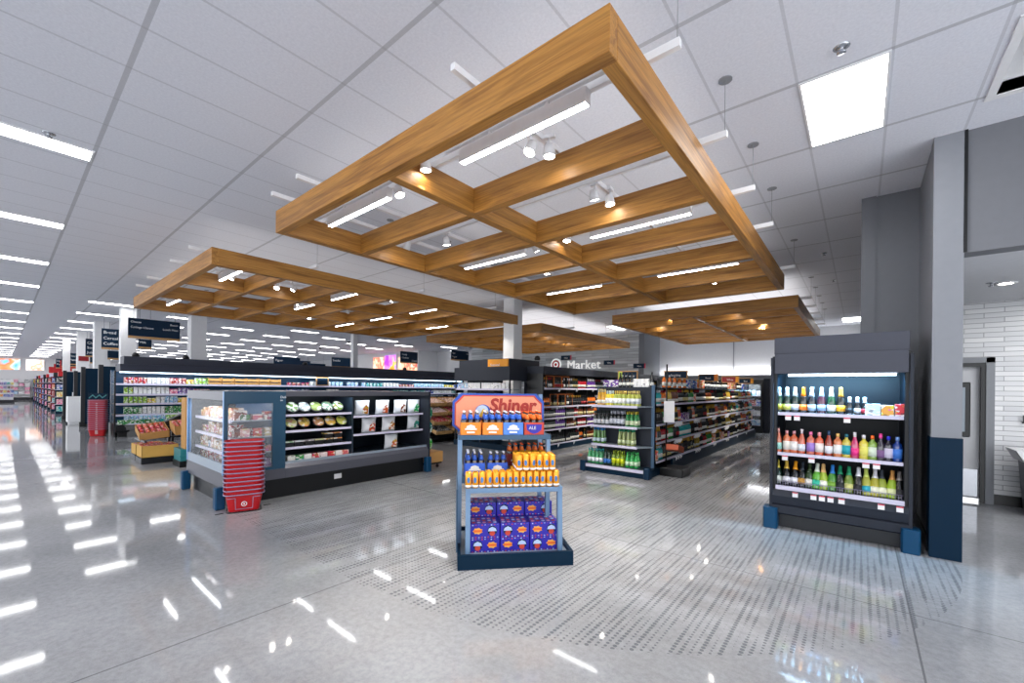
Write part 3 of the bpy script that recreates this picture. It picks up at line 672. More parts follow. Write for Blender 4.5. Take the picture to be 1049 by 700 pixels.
# 12-packs on the deck
bm = box_mesh(.285, .22, .138, 'plain', .004)
def beercase(x, y, z, k, lb):
    o = put('beer_case', bm, None, dw(x, y, z), (0, 0, AN), lin('#2a22a4'))
    tag(o, lb, 'beer case')
    fy = -.1115
    m = MB()
    Mx = lambda cx, cz: Matrix.Translation((cx, fy, cz)) @ Matrix.Rotation(PI/2, 4, 'X')
    a, b_ = (-.07, .07) if k % 2 else (.07, -.07)
    m.lathe([(.046, -.002), (.046, .002)], 16, 0, mat=Mx(a, .07), smooth=False)
    m.lathe([(.027, -.003), (.027, .003)], 12, 1, mat=Mx(a, .045), smooth=False)
    m.prism([(a-.042, .066), (a+.042, .066), (a+.033, .092), (a, .108), (a-.033, .092)], fy-.005, fy-.001, 2, plane='xz')
    st = []
    for i in range(14):
        r_ = .045 if i % 2 else .034; an = 2*PI*i/14; st.append((b_+r_*cos(an)*1.15, .07+r_*sin(an)*.75))
    m.prism(st, fy-.003, fy+.0, 3, plane='xz')
    m.box(b_-.04, b_+.04, fy-.006, fy-.003, .059, .082, 4)
    for i in range(9):
        m.box(-.125+i*.03, -.112+i*.03, fy-.002, fy, .12+.005*(i % 3), .131, 1 if i % 2 else 2)
        m.box(-.125+i*.03, -.112+i*.03, fy-.002, fy, .004, .011+.004*(i % 2), 1 if (i+k) % 2 else 2)
    # printed top
    for i in range(5):
        for j in range(3):
            m.lathe([(.018, -.001), (.018, .0015)], 8, (2, 5, 1)[(i+j+k) % 3], c=(-.11+i*.052, -.07+j*.06, .139), smooth=False)
    obj('printed_artwork', m, [M['navy'], M['rust'], mat_cache('case_pale_print', '#b9cdf0'), mat_cache('case_yellow_print', '#f2b04a'), mat_cache('case_orange_print', '#e86a24'), mat_cache('case_pink_print', '#e89ab8')], o)
_mm = {}
def mat_cache(n, c, r=.45):
    if n not in _mm: _mm[n] = mat(n, c, r)
    return _mm[n]
cn = ('left', 'centre', 'right')
for j in range(3):
    x = .265+j*.292
    for k in range(2): beercase(x, .27, .096+.139*k, j+k+1, 'violet beer case in the %s front stack, %s' % (cn[j], ('resting on the display tray', 'on top of the front case')[k]))
    for k in range(3): beercase(x-.012, .51, .096+.139*k, j+k, 'violet beer case in the %s back stack of the display, %s' % (cn[j], ('at the bottom', 'in the middle', 'topmost')[k]))
# cans on the lower shelf
cm = can_mesh()
_can = None
def can(x, y, z, lb, g):
    global _can
    if _can is None:
        _can = put('beer_can', cm, None, dw(x, y, z), (0, 0, AN), lin('#f0a52a')); o = _can
        m = MB()
        m.lathe([(.0315, .012), (.0315, .03)], 14, 0)
        put('white_band', m.mesh('bands', [M['white']]), o)
        pl = []; 
        for i in range(7):
            a0 = -PI/2-.5+i/6*1.0; pl.append((a0, .0))
        mm = MB(); vs = []; fs = []
        for i in range(7):
            a0 = -PI/2-.45+i/6*.9; hh = .028*math.sqrt(max(0, 1-((i-3)/3.2)**2))
            vs += [(.0318*cos(a0), .0318*sin(a0), .08-hh), (.0318*cos(a0), .0318*sin(a0), .08+hh)]
        for i in range(6): fs.append((2*i, 2*i+2, 2*i+3, 2*i+1))
        mm.add(vs, fs)
        put('blue_emblem', mm.mesh('em', [mat_cache('can_blue_print', '#3a7cc0')]), o)
    else: o = dup(_can, dw(x, y, z), (0, 0, AN+R.uniform(-.3, .3)))
    tag(o, lb, 'beer can', g)
for i in range(14):
    can(.10+i*.066, .155, .724, 'orange beer can in the lower front row of the display shelf', 'orange cans, lower front row')
for j in range(1, 5):
    for i in range(7):
        can(.562-.0+i*.066, .155+j*.066, .724, 'orange beer can in the lower back rows at the right of the display shelf', 'orange cans, lower back rows')
for j in range(5):
    for i in range(6):
        can(.562+.03+i*.066, .155+j*.066, .882, 'orange beer can in the raised upper block at the right of the display', 'orange cans, upper block')
for j in range(1, 2):
    for i in range(4): can(.298+i*.066, .155+j*.066, .724, 'orange beer can in the short rows behind the front row', 'orange cans, short middle rows')
obj('riser', MB().box(.04, .53, .34, .64, .7245, .799), M['slated'], [o_ for o_ in COL.objects if o_.name == 'promotional_display'][0])
# bottle carriers
def carrier(x, y, z, body, printm, lb, capc, g=None, ny=2, nx=3, blabel='', shape=0):
    w_, d_ = .205, .135
    t_ = thing('bottle_carrier', lb, 'bottle carrier', dw(x, y, z), AN)
    m = MB().box(-w_/2, w_/2, -d_/2, -d_/2+.003, 0, .125).box(-w_/2, w_/2, d_/2-.003, d_/2, 0, .125).box(-w_/2, -w_/2+.003, -d_/2, d_/2, 0, .125).box(w_/2-.003, w_/2, -d_/2, d_/2, 0, .125).box(-w_/2, w_/2, -d_/2, d_/2, 0, .004)
    obj('carton_body', m, body, t_)
    p = MB(); f = -d_/2-.002
    if shape == 0:
        p.prism([(-.06, .05), (.06, .05), (.06, .065), (.045, .068), (.04, .09), (0, .105), (-.04, .09), (-.045, .068), (-.06, .065)], f-.001, f+.001, plane='xz'); p.box(-.04, .04, f-.001, f+.001, .018, .035)
    else:
        p.prism([(-.08, .105), (.08, .105), (.075, .05), (.035, .02), (0, .01), (-.035, .02), (-.075, .05)], f-.001, f+.001, plane='xz')
    obj('printed_emblem', p, printm, t_)
    if shape:
        text('ALE', .045, M['lab_w'], t_, (-.055, f-.002, .055), RY, .001)
    for i in range(nx):
        for j in range(ny):
            bottle('beer', '#2a1208', '#2a5cc0' if capc != 'o' else '#e06a1c', '#e8e8f2' if capc != 'o' else '#e85a1a', dw(x+(i-1)*.066, y+(j-.5)*.064, z+.006), blabel, 'beer bottle', blabel, (0, 0, AN), 'beer_bottle')
    return t_
zc = 1.212
for rw, y in enumerate((.40, .545, .655)[:2]):
    w2 = ('front row', 'back row')[rw]
    carrier(.125, y, zc, M['orange'], M['lab_w'], 'orange beer carrier at the left end of the top shelf, %s' % w2, 'b', blabel='blue beer bottle in the far left orange carrier, %s' % w2)
    carrier(.345, y, zc, M['orange'], M['lab_w'], 'second orange beer carrier from the left on the top shelf, %s' % w2, 'b', blabel='blue beer bottle in the second orange carrier, %s' % w2)
    carrier(.555, y, zc, mat_cache('carrier_light_blue', '#4f86dc'), M['lab_w'], 'light blue beer carrier in the middle of the top shelf, %s' % w2, 'b', blabel='beer bottle in the light blue carrier, %s' % w2)
    carrier(.77, y, zc, M['rust'], M['violet'], 'red carrier with blue shield at the right end of the top shelf, %s' % w2, 'o', blabel='orange labelled beer bottle in the red carrier, %s' % w2, shape=1)
cb = mat_cache('carrier_royal_blue', '#2c5fd0')
for i, (x, y, z) in enumerate(((.17, .42, .80), (.40, .42, .80), (.17, .565, .80))):
    carrier(x, y, z, cb, M['lab_w'], 'royal blue beer carrier on the lower shelf, %s' % ('left front', 'right one', 'left back')[i], 'b', blabel='beer bottle in the %s royal blue carrier of the lower shelf' % ('left front', 'right', 'left back')[i])
obj('riser', MB().box(.54, .92, .52, .68, .7245, .86), M['slated'], bpy.data.objects['promotional_display'])
for i, x in enumerate((.62, .83)):
    carrier(x, .60, .861, M['redd'], M['lab_w'], 'dark red beer carrier behind the raised orange cans, %s one' % ('left', 'right')[i], 'o', blabel='beer bottle in the %s dark red carrier behind the cans' % ('left', 'right')[i])
# ------------------------------------------------------------------ low island case
t = thing('island_case', 'long low chilled island case with glass end panel and grey trim', 'refrigerated case', (0, 0, 0))
xf, xb, ya, yb = -6.66, -8.45, 1.93, 5.46
obj('base', MB().box(xb+.08, xf-.10, ya+.08, yb-.05, 0, .33), M['black'], t)
obj('body_panel', MB().prism([(xf, .44), (xf-.05, .50), (xf-.09, .50), (xf-.09, .30), (xf, .30)], ya+.802, yb, plane='xz').box(xb, xf, ya, ya+.04, .27, .47).box(xf-.04, xf, ya+.042, ya+.80, .30, .449), M['case'], t)
obj('tray_lip', MB().box(xf-.09, xf-.055, ya+.7, yb, .50, .535).box(xb+.02, xf-.02, ya+.005, ya+.03, .47, .60), M['shelfl'], t)
obj('top_fascia', MB().box(xf-.06, xf, ya+.802, yb, 1.525, 1.60, b=.004).box(xb, xf-.052, ya+.001, ya+.05, 1.47, 1.60, b=.004).box(xb, xf-.062, ya+.052, yb, 1.57, 1.602), M['case'], t)
obj('end_liner', MB().box(xb+.1, xf-.1, ya+.662, ya+.678, .49, 1.5), M['innerblue'], t)
obj('end_panel', MB().box(xf-.05, xf, ya+.0, ya+.05, .45, 1.6).box(xf-.05, xf, ya+.05, ya+.62, 1.43, 1.6).box(xf-.05, xf, ya+.62, ya+.80, .45, 1.6).box(xf-.05, xf, ya+.05, ya+.62, .452, .49), mat('case_end_blue_grey', '#1f4862', .35), t)
obj('end_glass', MB().box(xf-.03, xf-.02, ya+.05, ya+.62, .46, 1.43), M['pane'], t)
obj('side_glass', MB().box(xb+.05, xf-.05, ya+.015, ya+.025, .60, 1.47), M['pane'], t)
obj('side_post', MB().box(xb, xb+.05, ya, ya+.05, .4, 1.5).box(xf-.048, xf-.0, ya-.004, ya+.0, .45, 1.6), mat('case_edge_blue', '#5d8fc4', .3), t)
obj('liner_wall', MB().box(-7.62, -7.58, ya+.8, yb-.05, .45, 1.56).box(xb, xb+.04, ya+.05, yb, .3, 1.56), M['inner'], t)
obj('end_wall', MB().box(xb, xf-.0, yb, yb+.04, .30, 1.6), M['char'], t)
ym = 3.89
obj('divider', MB().box(-7.58, xf-.12, ym-.01, ym+.01, .5, 1.5), M['shelf'], t)
for z, a, b_ in ((1.22, ya+.85, ym-.01), (.97, ya+.85, ym-.01), (.71, ya+.85, ym-.01), (1.15, ym+.01, yb-.03), (.83, ym+.01, yb-.03)):
    s = obj('shelf', MB().box(-7.58, xf-.16, a, b_, z, z+.015), M['shelf'], t)
    obj('edge_strip', MB().box(xf-.16, xf-.145, a, b_, z-.012, z+.025), M['edge'], s)
obj('deck', MB().box(-7.58, xf-.09, ya+.8, yb-.03, .48, .505), M['shelf'], t)
for k, z in enumerate((1.17, .93, .70)):
    s = obj('shelf', MB().box(xb+.06, xf-.07, ya+.12, ya+.66, z, z+.015), M['shelfl'], t)
    obj('edge_strip', MB().box(xb+.06, xf-.07, ya+.10, ya+.118, z-.02, z+.02), M['edge'], s)
obj('deck', MB().box(xb+.06, xf-.07, ya+.06, ya+.66, .47, .49), M['shelfl'], t)
obj('divider', MB().box(xb+.04, xf-.06, ya+.68, ya+.72, .45, 1.56), M['inner'], t)
for x, y in ((xb+.05, ya-.02), (xf-.02, ya-.04), (xf-.02, yb-.0)):
    obj('corner_guard', MB().box(x-.06, x+.06, y-.06, y+.06, 0, .30, b=.015), M['bumper'], t)
text('Deli', .05, M['white'], t, (xf+.002, ya+.72, 1.5), RX, .002)
text('bio', .03, M['white'], t, (xf+.002, ya+.72, 1.46), RX, .002)
obj('rating_plate', MB().box(xf-.099, xf-.096, 3.55, 3.68, .14, .22), M['tagm'], t)
for (yy, ln, zz, xx) in ((3.35, 1.0, 1.51, -6.8), (4.7, 1.3, 1.51, -6.8)):
    ld = bpy.data.lights.new('case', 'AREA'); ld.shape = 'RECTANGLE'; ld.size = .05; ld.size_y = ln; ld.energy = 2.2; ld.color = (.85, .93, 1)
    lo = bpy.data.objects.new('case_lamp', ld); COL.objects.link(lo); lo.location = (xx, yy, zz); lo.rotation_euler = (0, .5, 0)
ld = bpy.data.lights.new('case', 'AREA'); ld.shape = 'RECTANGLE'; ld.size = 1.5; ld.size_y = .05; ld.energy = 4; ld.color = (.9, .95, 1)
lo = bpy.data.objects.new('case_lamp', ld); COL.objects.link(lo); lo.location = (-7.55, 2.0, 1.45); lo.rotation_euler = (.5, 0, 0)
# salad bowls, tubs and pouches in the island case
def bowl(y, x, z, c, lb, tilt=.9, g=None):
    t_ = thing('salad_bowl', lb, 'salad bowl', (x, y, z), PI/2, g)
    t_.rotation_euler = (0, 0, PI/2)
    mt = Matrix.Translation((0, 0, .10)) @ Matrix.Rotation(tilt, 4, 'X')
    obj('bowl', MB().lathe([(0, -.05), (.065, -.05), (.1, .02), (.106, .025), (.1, .03)], 16, mat=mt), M['blackm'], t_)
    obj('lid', MB().lathe([(.094, .026), (.088, .04), (.0, .046)], 16, mat=mt), M['bag'], t_, col=lin(c))
    return t_
cs = ['#5c8448', '#8f9c9c', '#8a9a58', '#6c8c74', '#82984a', '#9aa08a']
for i, y in enumerate((2.93, 3.12, 3.31, 3.5, 3.69)):
    bowl(y, -6.95, 1.235, cs[i], ('green', 'pale', 'lime', 'mint', 'leafy')[i]+' round salad bowl on the top left shelf of the island case')
for i, y in enumerate((2.92, 3.12, 3.36, 3.56, 3.76)):
    bowl(y, -6.95, .985, ('#d8cf86', '#e0c060', '#d49a68', '#e0b24c', '#cfd05a')[i], ('cream', 'yellow', 'peach', 'golden', 'lemon')[i]+' round salad bowl on the second left shelf of the island case')
tub = MB().prism([(-.055, 0), (.055, 0), (.075, .07), (-.075, .07)], -.06, .06, 0, 'xz').mesh('t', [M['blackm']])
for i, y in enumerate((2.87, 3.03, 3.19, 3.35, 3.51, 3.67)):
    c = ('#9cc29a', '#d8d8dc', '#b9a6b4', '#cfd6a0', '#e0a85a', '#d88a4a')[i]
    o = put('deli_tub', tub, None, (-6.93, y, .726), (0, 0, PI/2), lin(c)); put('lid', box_mesh(.15, .12, .02, 'bag'), o, (0, 0, .07), col=lin(c))
    tag(o, 'black deli tub with %s lid on the third left shelf of the island case' % ('green', 'white', 'mauve', 'lime', 'amber', 'orange')[i], 'deli tub')
    if i > 3:
        o2 = dup(o, (-6.93, y, .817), label='black deli tub with %s lid stacked on another tub in the island case' % ('', '', '', '', 'amber', 'orange')[i])
for i, y in enumerate((2.90, 3.03, 3.16, 3.29, 3.42, 3.55, 3.68, 3.80)):
    o = put('food_tray', box_mesh(.12, .1, .085, 'bag'), None, (-6.90, y, .506), (0, 0, PI/2), lin(('#e8eadf', '#4aa850', '#e8e2e2', '#d84a54', '#ecd8d8', '#d03a44', '#f0e2e0', '#e06a70')[i]))
    tag(o, 'small %s food tray on the lowest deck of the island case' % ('white', 'green', 'pale', 'red', 'pale pink', 'crimson', 'cream', 'rose')[i], 'food tray')
def pouch(y, x, z, c, lb, w_=.29, h_=.275):
    m = MB(); vs = []; n = 7; rows = 7
    for j in range(rows):
        v = j/(rows-1); th = .055*(1-abs(2*v-.75))**.7 if abs(2*v-.75) < 1 else .004
        th = max(.004, .055*math.sin(PI*min(1, v*.9+.12)))
        for s_ in (-1, 1):
            for i in range(n):
                u = i/(n-1)*2-1; vs.append((u*w_/2*(1-.06*math.sin(PI*v)), s_*th*math.sqrt(max(.02, 1-u*u)), v*h_))
    fs = []
    for j in range(rows-1):
        a = j*2*n
        for i in range(n-1):
            fs.append((a+i, a+i+1, a+2*n+i+1, a+2*n+i)); fs.append((a+n+i+1, a+n+i, a+3*n+i, a+3*n+i+1))
        fs.append((a+n, a, a+2*n, a+3*n)); fs.append((a+n-1, a+2*n-1, a+4*n-1, a+3*n-1))
    fs.append(list(range(n))[::-1]+list(range(n, 2*n))); b0 = (rows-1)*2*n
    fs.append(list(range(b0, b0+n))+list(range(b0+2*n-1, b0+n-1, -1)))
    m.add(vs, fs, 0, True)
    o = obj('food_pouch', m, mat_cache('pouch_white_film', '#e6e8ec', .25), loc=(x, y, z), rot=(.08, 0, PI/2))
    p = obj('printed_picture', MB().prism([(-.02, .04), (.09, .03), (.10, .15), (.05, .2), (-.01, .13)], -.06, -.05, plane='xz'), M['bag'], o, col=lin(c))
    tag(o, lb, 'food pouch')
for y, z, c, lb in ((4.16, 1.166, '#a8622c', 'with green corner at the left of the top right shelf'), (4.58, 1.166, '#b0502a', 'second on the top right shelf'), (4.98, 1.166, '#7a3a1e', 'third on the top right shelf'), (5.3, 1.166, '#2f9a5a', 'with green print, right end of the top right shelf'),
                    (4.3, .846, '#c04828', 'left one on the second right shelf'), (4.72, .846, '#b06a38', 'right one on the second right shelf'), (5.3, .846, '#3a8a7a', 'at the far right of the second right shelf'), (4.78, .507, '#c2703a', 'standing alone on the lowest deck at the right')):
    pouch(y, -6.96, z, c, 'white food pouch '+lb+', island case')
# packs seen through the side and end glass
k = 0
nm = list(CN)
for sh, z in enumerate((1.186, .946, .716, .491)):
    for i in range(12):
        x = xb+.17+i*.132
        c = R.choice(('#a8703c', '#c8a888', '#8a4420', '#b8785a', '#c08a78', '#6a3018', '#b03a34', '#a8743a', '#3a5a8a'))
        hh = R.choice((.1, .14, .17))
        o = put('meat_pack', box_mesh(.115, .16, hh, 'bag'), None, (x, ya+.24, z), (0, 0, 0), lin(c))
        tag(o, 'packed deli meat on the %s level behind the side glass of the island case' % ('top', 'second', 'third', 'bottom')[sh], 'food pack', 'deli packs, %s level behind the side glass' % ('top', 'second', 'third', 'bottom')[sh])

for sh, z in enumerate((1.186, .946, .716, .491)):
    for i in range(3):
        o = put('meat_pack', box_mesh(.12, .13, R.choice((.08, .12)), 'bag'), None, (-6.82, 2.22+i*.16, z), (0, 0, PI/2), lin(R.choice(('#c86a6a', '#d8a8a0', '#3f7a3a', '#b03a34', '#7a5a8a', '#c8b088'))))
        nn = ('top', 'second', 'third', 'bottom')[sh]
        tag(o, 'food pack on the %s level behind the end glass of the island case' % nn, 'food pack', 'packs behind the end glass, %s level' % nn)
# ------------------------------------------------------------------ shopping baskets
def rrect(hx, hy, r, z, n=4):
    pts = []
    for cx, cy, a0 in ((hx-r, hy-r, 0), (-hx+r, hy-r, PI/2), (-hx+r, -hy+r, PI), (hx-r, -hy+r, 1.5*PI)):
        for i in range(n+1):
            a = a0+i/n*PI/2; pts.append((cx+r*cos(a), cy+r*sin(a), z))
    return pts
def make_basket():
    m = MB(); lay = [rrect(.175, .115, .06, 0), rrect(.215, .15, .08, .23), rrect(.228, .163, .09, .235), rrect(.228, .163, .09, .217), rrect(.217, .152, .08, .217), rrect(.211, .146, .078, .228), rrect(.171, .111, .058, .006)]
    n = len(lay[0]); vs = [p for l in lay for p in l]; fs = [list(range(n))[::-1], [6*n+i for i in range(n)]]
    for j in range(len(lay)-1):
        if j == 2: pass
        for i in range(n): fs.append((j*n+i, j*n+(i+1) % n, (j+1)*n+(i+1) % n, (j+1)*n+i))
    m.add(vs, fs); body = m.mesh('basket', [M['red']])
    h = MB().tube(rrect(.233, .168, .092, .226), .008, 6, closed=True)
    
    return body, h.mesh('handle', [M['wire']])
BB, BH = make_basket()
first = None
def bstack(x, y, rz, n, where, z0=.0):
    global first
    for k in range(n):
        z = z0+.012+.058*k
        where2 = ('bottom basket' if k == 0 else 'topmost basket' if k == n-1 else 'middle basket')+' of the stack '+where
        if first is None:
            first = put('shopping_basket', BB); put('wire_handle', BH, first); o = first
            o.location = (x, y, z); o.rotation_euler = (0, 0, rz); root = o
        else:
            o = dup(first, (x, y, z), (0, 0, rz))
        tag(o, 'red plastic '+where2, 'shopping basket', ('baskets in the middle of the stack '+where) if 0 < k < n-1 else None)
        if not (0 < k < n-1) and 'group' in o: del o['group']
        yield o
bs = list(bstack(-6.43, 2.11, math.radians(72), 13, 'in front of the island case'))
tg = MB()
for r_, z_, mi in ((.034, .0, 0), (.024, .001, 1), (.011, .002, 0)):
    tg.lathe([(r_, z_), (r_, z_+.002)], 20, mi, smooth=False)
mt = Matrix.Translation((0, -.152, .105)) @ Matrix.Rotation(math.radians(90+9), 4, 'X')
e = obj('round_logo', tg, [M['white'], M['red']], bs[0]); e.matrix_local = Matrix.Translation((0, -.138, .1)) @ Matrix.Rotation(math.radians(99), 4, 'X')
t = thing('basket_stand', 'low black wire stand under the red basket stack before the island case', 'basket stand', (-6.43, 2.11, 0), math.radians(72))
obj('base_wire', MB().tube(rrect(.2, .14, .07, .006), .006, 6, closed=True), M['black'], t)
obj('front_wire', MB().tube([(-.19, -.165, .2), (-.10, -.168, .2), (-.095, -.15, .05), (.095, -.15, .05), (.10, -.168, .2), (.19, -.165, .2)], .005, 6), M['wire'], t)
obj('foot_wire', MB().cyl((-.23, -.1, .006), (-.32, -.12, .006), .005, 6).cyl((.23, .1, .006), (.32, .1, .006), .005, 6), M['black'], t)
bs2 = list(bstack(-18.95, 2.0, 1.2, 17, 'at the left end of the chilled wall case'))
t = thing('basket_topper', 'dark patterned sign topper above the distant basket stack', 'sign', (-18.95, 2.0, 1.19), 1.2)
obj('sign_board', MB().box(-.24, .24, -.01, .01, .0, .2), M['navy2'], t); obj('zigzag_print', MB().prism([(-.22, .02), (-.13, .12), (-.06, .03), (.03, .12), (.1, .03), (.2, .13), (.2, .16), (.1, .07), (.03, .16), (-.06, .07), (-.13, .16), (-.22, .06)], -.016, -.0105, plane='xz'), M['tealn'], t)

# ------------------------------------------------------------------ shelf filling helpers
def fillrow(n, a, b, axis, fixed, z, kinds, where, depth_rows=1, dd=.09, jitter=.01, facing=1, p_gap=.0, w=None):
    """countable goods in a row; kinds = list of (type, colourname, lab, cap)"""
    step = (b-a)/n; i = 0; run = 0; cur = None
    for i in range(n):
        if run <= 0: cur = R.choice(kinds); run = R.randint(2, 5)
        run -= 1
        if R.random() < p_gap: continue
        u = a+step*(i+.5)
        for j in range(depth_rows):
            f = fixed+facing*dd*j
            loc = (u, f, z) if axis == 'x' else (f, u, z)
            rz = 0 if axis == 'x' else PI/2
            ty, cname = cur[0], cur[1]
            if ty in PROF:
                lab, cap = cur[2], cur[3]
                o = put({'spirit': 'liquor_bottle', 'sparkling': 'sparkling_wine_bottle'}.get(ty, 'wine_bottle'), farbottle_mesh(ty, lab, cap), None, loc, (0, 0, rz), lin(CN[cname]))
                ln = {'lab_w': 'white', 'lab_c': 'cream', 'lab_k': 'black', 'lab_r': 'red'}[lab]; pn = {'cap_k': 'black', 'cap_g': 'gold', 'cap_w': 'white', 'cap_r': 'red'}[cap]
                kn = {'wine': 'straight', 'slope': 'slope-shouldered', 'flute': 'slender', 'sparkling': 'sparkling wine', 'spirit': 'liquor', 'mini': 'small', 'beer': 'beer'}[ty]
                lb = '%s %s bottle, %s label, %s cap, %s' % (cname, kn, ln, pn, where.replace('the ', '', 1)); cat = 'bottle'
            else:
                ww, d_, hh = cur[2]; ww = min(ww, step*.93)
                o = put({'carton': 'carton', 'jug': 'plastic_jug', 'bagp': 'packet'}[ty], box_mesh(round(ww, 2), d_, hh), None, loc, (0, 0, rz), lin(CN[cname]))
                lb = '%s printed %s on %s' % (cname, 'carton', where); cat = 'carton'
                if hh < .15: lb = 'low '+lb
            tag(o, lb, cat, lb)
WINE = [('wine', 'dark green', 'lab_w', 'cap_k'), ('wine', 'black', 'lab_w', 'cap_r'), ('slope', 'dark green', 'lab_c', 'cap_k'), ('wine', 'black', 'lab_k', 'cap_g'), ('slope', 'black', 'lab_w', 'cap_k'), ('wine', 'dark green', 'lab_c', 'cap_g'), ('wine', 'black', 'lab_r', 'cap_k'), ('slope', 'amber', 'lab_w', 'cap_g'), ('wine', 'black', 'lab_w', 'cap_w')]
MIXW = WINE+[('sparkling', 'dark green', 'lab_c', 'cap_g'), ('sparkling', 'black', 'lab_w', 'cap_g'), ('spirit', 'teal', 'lab_w', 'cap_w'), ('slope', 'rose', 'lab_w', 'cap_w'), ('slope', 'pale gold', 'lab_w', 'cap_g'), ('wine', 'green', 'lab_w', 'cap_g'), ('spirit', 'red', 'lab_w', 'cap_k'), ('spirit', 'orange', 'lab_w', 'cap_r'), ('carton', 'orange', (.12, .1, .2)), ('carton', 'purple', (.12, .1, .16)), ('spirit', 'amber', 'lab_c', 'cap_k')]

class Stock:
    """goods past the ones built singly: one object for the rest"""
    def __init__(s): s.mb = MB(); s.mats = []; s.ix = {}
    def slot(s, m):
        if m.name not in s.ix: s.ix[m.name] = len(s.mats); s.mats.append(m)
        return s.ix[m.name]
def cmat(kind, cname):
    k = kind+'_'+cname.replace(' ', '_')
    if k not in _mm:
        if kind == 'glass': _mm[k] = mat(k, CN[cname], .08, 0, .8)
        else:
            m = M['pack'].copy(); m.name = k
            for n in list(m.node_tree.nodes):
                if n.bl_idname == 'ShaderNodeObjectInfo':
                    for l in list(m.node_tree.links):
                        if l.from_node == n and l.from_socket.name == 'Color':
                            rgb = m.node_tree.nodes.new('ShaderNodeRGB'); rgb.outputs[0].default_value = lin(CN[cname])+(1,)
                            m.node_tree.links.new(rgb.outputs[0], l.to_socket)
            _mm[k] = m
    return _mm[k]
def stockrow(st, n, a, b, axis, fixed, z, kinds, p_gap=.04):
    step = (b-a)/n; run = 0
    for i in range(n):
        if run <= 0: cur = R.choice(kinds); run = R.randint(2, 5)
        run -= 1
        if R.random() < p_gap: continue
        u = a+step*(i+.5); x, y = (u, fixed) if axis == 'x' else (fixed, u)
        if cur[0] in PROF:
            p = PROF[cur[0]]; z0, z1, r = p['l']
            st.mb.lathe(p['b'], 7, st.slot(cmat('glass', cur[1])), (x, y, z))
            st.mb.lathe([(r-.002, z0), (r+.001, z0), (r+.001, z1-.025), (r-.002, z1-.025)], 7, st.slot(M[cur[2]]), (x, y, z)).lathe(p['c'], 7, st.slot(M[cur[3]]), (x, y, z))
        else:
            w_, d_, h_ = cur[2]; w_ = min(w_, step*.93)
            if axis == 'y': w_, d_ = d_, w_
            st.mb.box(x-w_/2, x+w_/2, y-d_/2, y+d_/2, z, z+h_, st.slot(cmat('pack', cur[1])))
def stockend(st, name, label, cat):
    o = obj(name, st.mb, st.mats); tag(o, label, cat); o['kind'] = 'stuff'
WST = Stock(); CST = Stock()
def shelf_unit(parent, x0, x1, y0, y1, zs, edge_side, tags=(), basez=.15, lip=.03):
    """shelves as parts; edge_side is '-y', '+x' or '-x'"""
    for z in zs:
        s = obj('shelf', MB().box(x0, x1, y0, y1, z-.02, z), M['shelf'], parent)
        if edge_side == '-y': e_ = MB().box(x0, x1, y0-.012, y0, z-.03, z+.012)
        elif edge_side == '+x': e_ = MB().box(x1, x1+.012, y0, y1, z-.03, z+.012)
        else: e_ = MB().box(x0-.012, x0, y0, y1, z-.03, z+.012)
        obj('edge_strip', e_, M['edge'], s)

# ------------------------------------------------------------------ wine gondola with end cap (right of centre)
g0, g1, gy = -4.42, -3.02, 8.12
t = thing('wine_gondola', 'double sided wine gondola with rounded white wine end cap facing the camera', 'shelving', (0, 0, 0))
obj('base', MB().box(g0+.05, g1-.04, 7.72, 18.1, 0.0, .13), M['navy2'], t)
obj('end_base_edge', MB().box(g0+.05, g1-.06, 7.70, 7.718, .10, .16), M['edge'], t)
obj('back_panel', MB().box(-3.99, -3.93, gy+.06, 18.1, .13, 1.72).box(g0+.12, g1-.06, gy, gy+.05, .13, 1.74), M['char'], t)
obj('upright', MB().box(g1-.12, g1-.06, gy-.02, gy+.04, .13, 1.78).box(g0+.1, g0+.14, gy-.02, gy+.04, .13, 1.74), M['slated'], t)
obj('end_deck', MB().box(g0+.05, g1-.06, 7.72, gy, .13, .16), M['shelf'], t)
for z in (.57, .95, 1.36):
    s = obj('end_shelf', MB().prism([(g0+.12, gy), (g0+.12, 7.86), (g0+.2, 7.80), (g1-.28, 7.80), (g1-.08, gy)], z-.02, z), M['shelfl'], t)
    obj('edge_strip', MB().box(g0+.14, g1-.28, 7.785, 7.80, z-.035, z+.012), M['edge'], s)
for x in (g0-.0, g1-.04): obj('corner_guard', MB().box(x-.06, x+.06, 7.66, 7.80, 0, .22, b=.015), M['navy'], t)
for z in (.27, .64, 1.00, 1.40):
    s = obj('side_shelf', MB().box(-3.92, g1-.05, gy+.06, 18.05, z-.02, z), M['shelf'], t)
    obj('edge_strip', MB().box(g1-.05, g1-.035, gy+.06, 18.05, z-.03, z+.012), M['edge'], s)
obj('top_shelf', MB().box(g0+.1, g1-.1, gy+.06, 18.05, 1.72, 1.74), M['shelf'], t)
obj('side_kick', MB().box(g1-.05, g1-.0, 9.0, 18.1, .0, .24), M['navy2'], t)
for i, yy in enumerate((9.2, 9.35, 9.5, 10.6, 10.75, 10.9, 12.2, 12.35, 13.6, 13.8, 15.0, 16.4)):
    for z in (.27, .64, 1.00):
        obj('price_tag', MB().box(-.001, .05, -.002, .002, -.05, .05), M['tagm'], t, (g1-.03, yy, z-.04), (0, .5, 0))
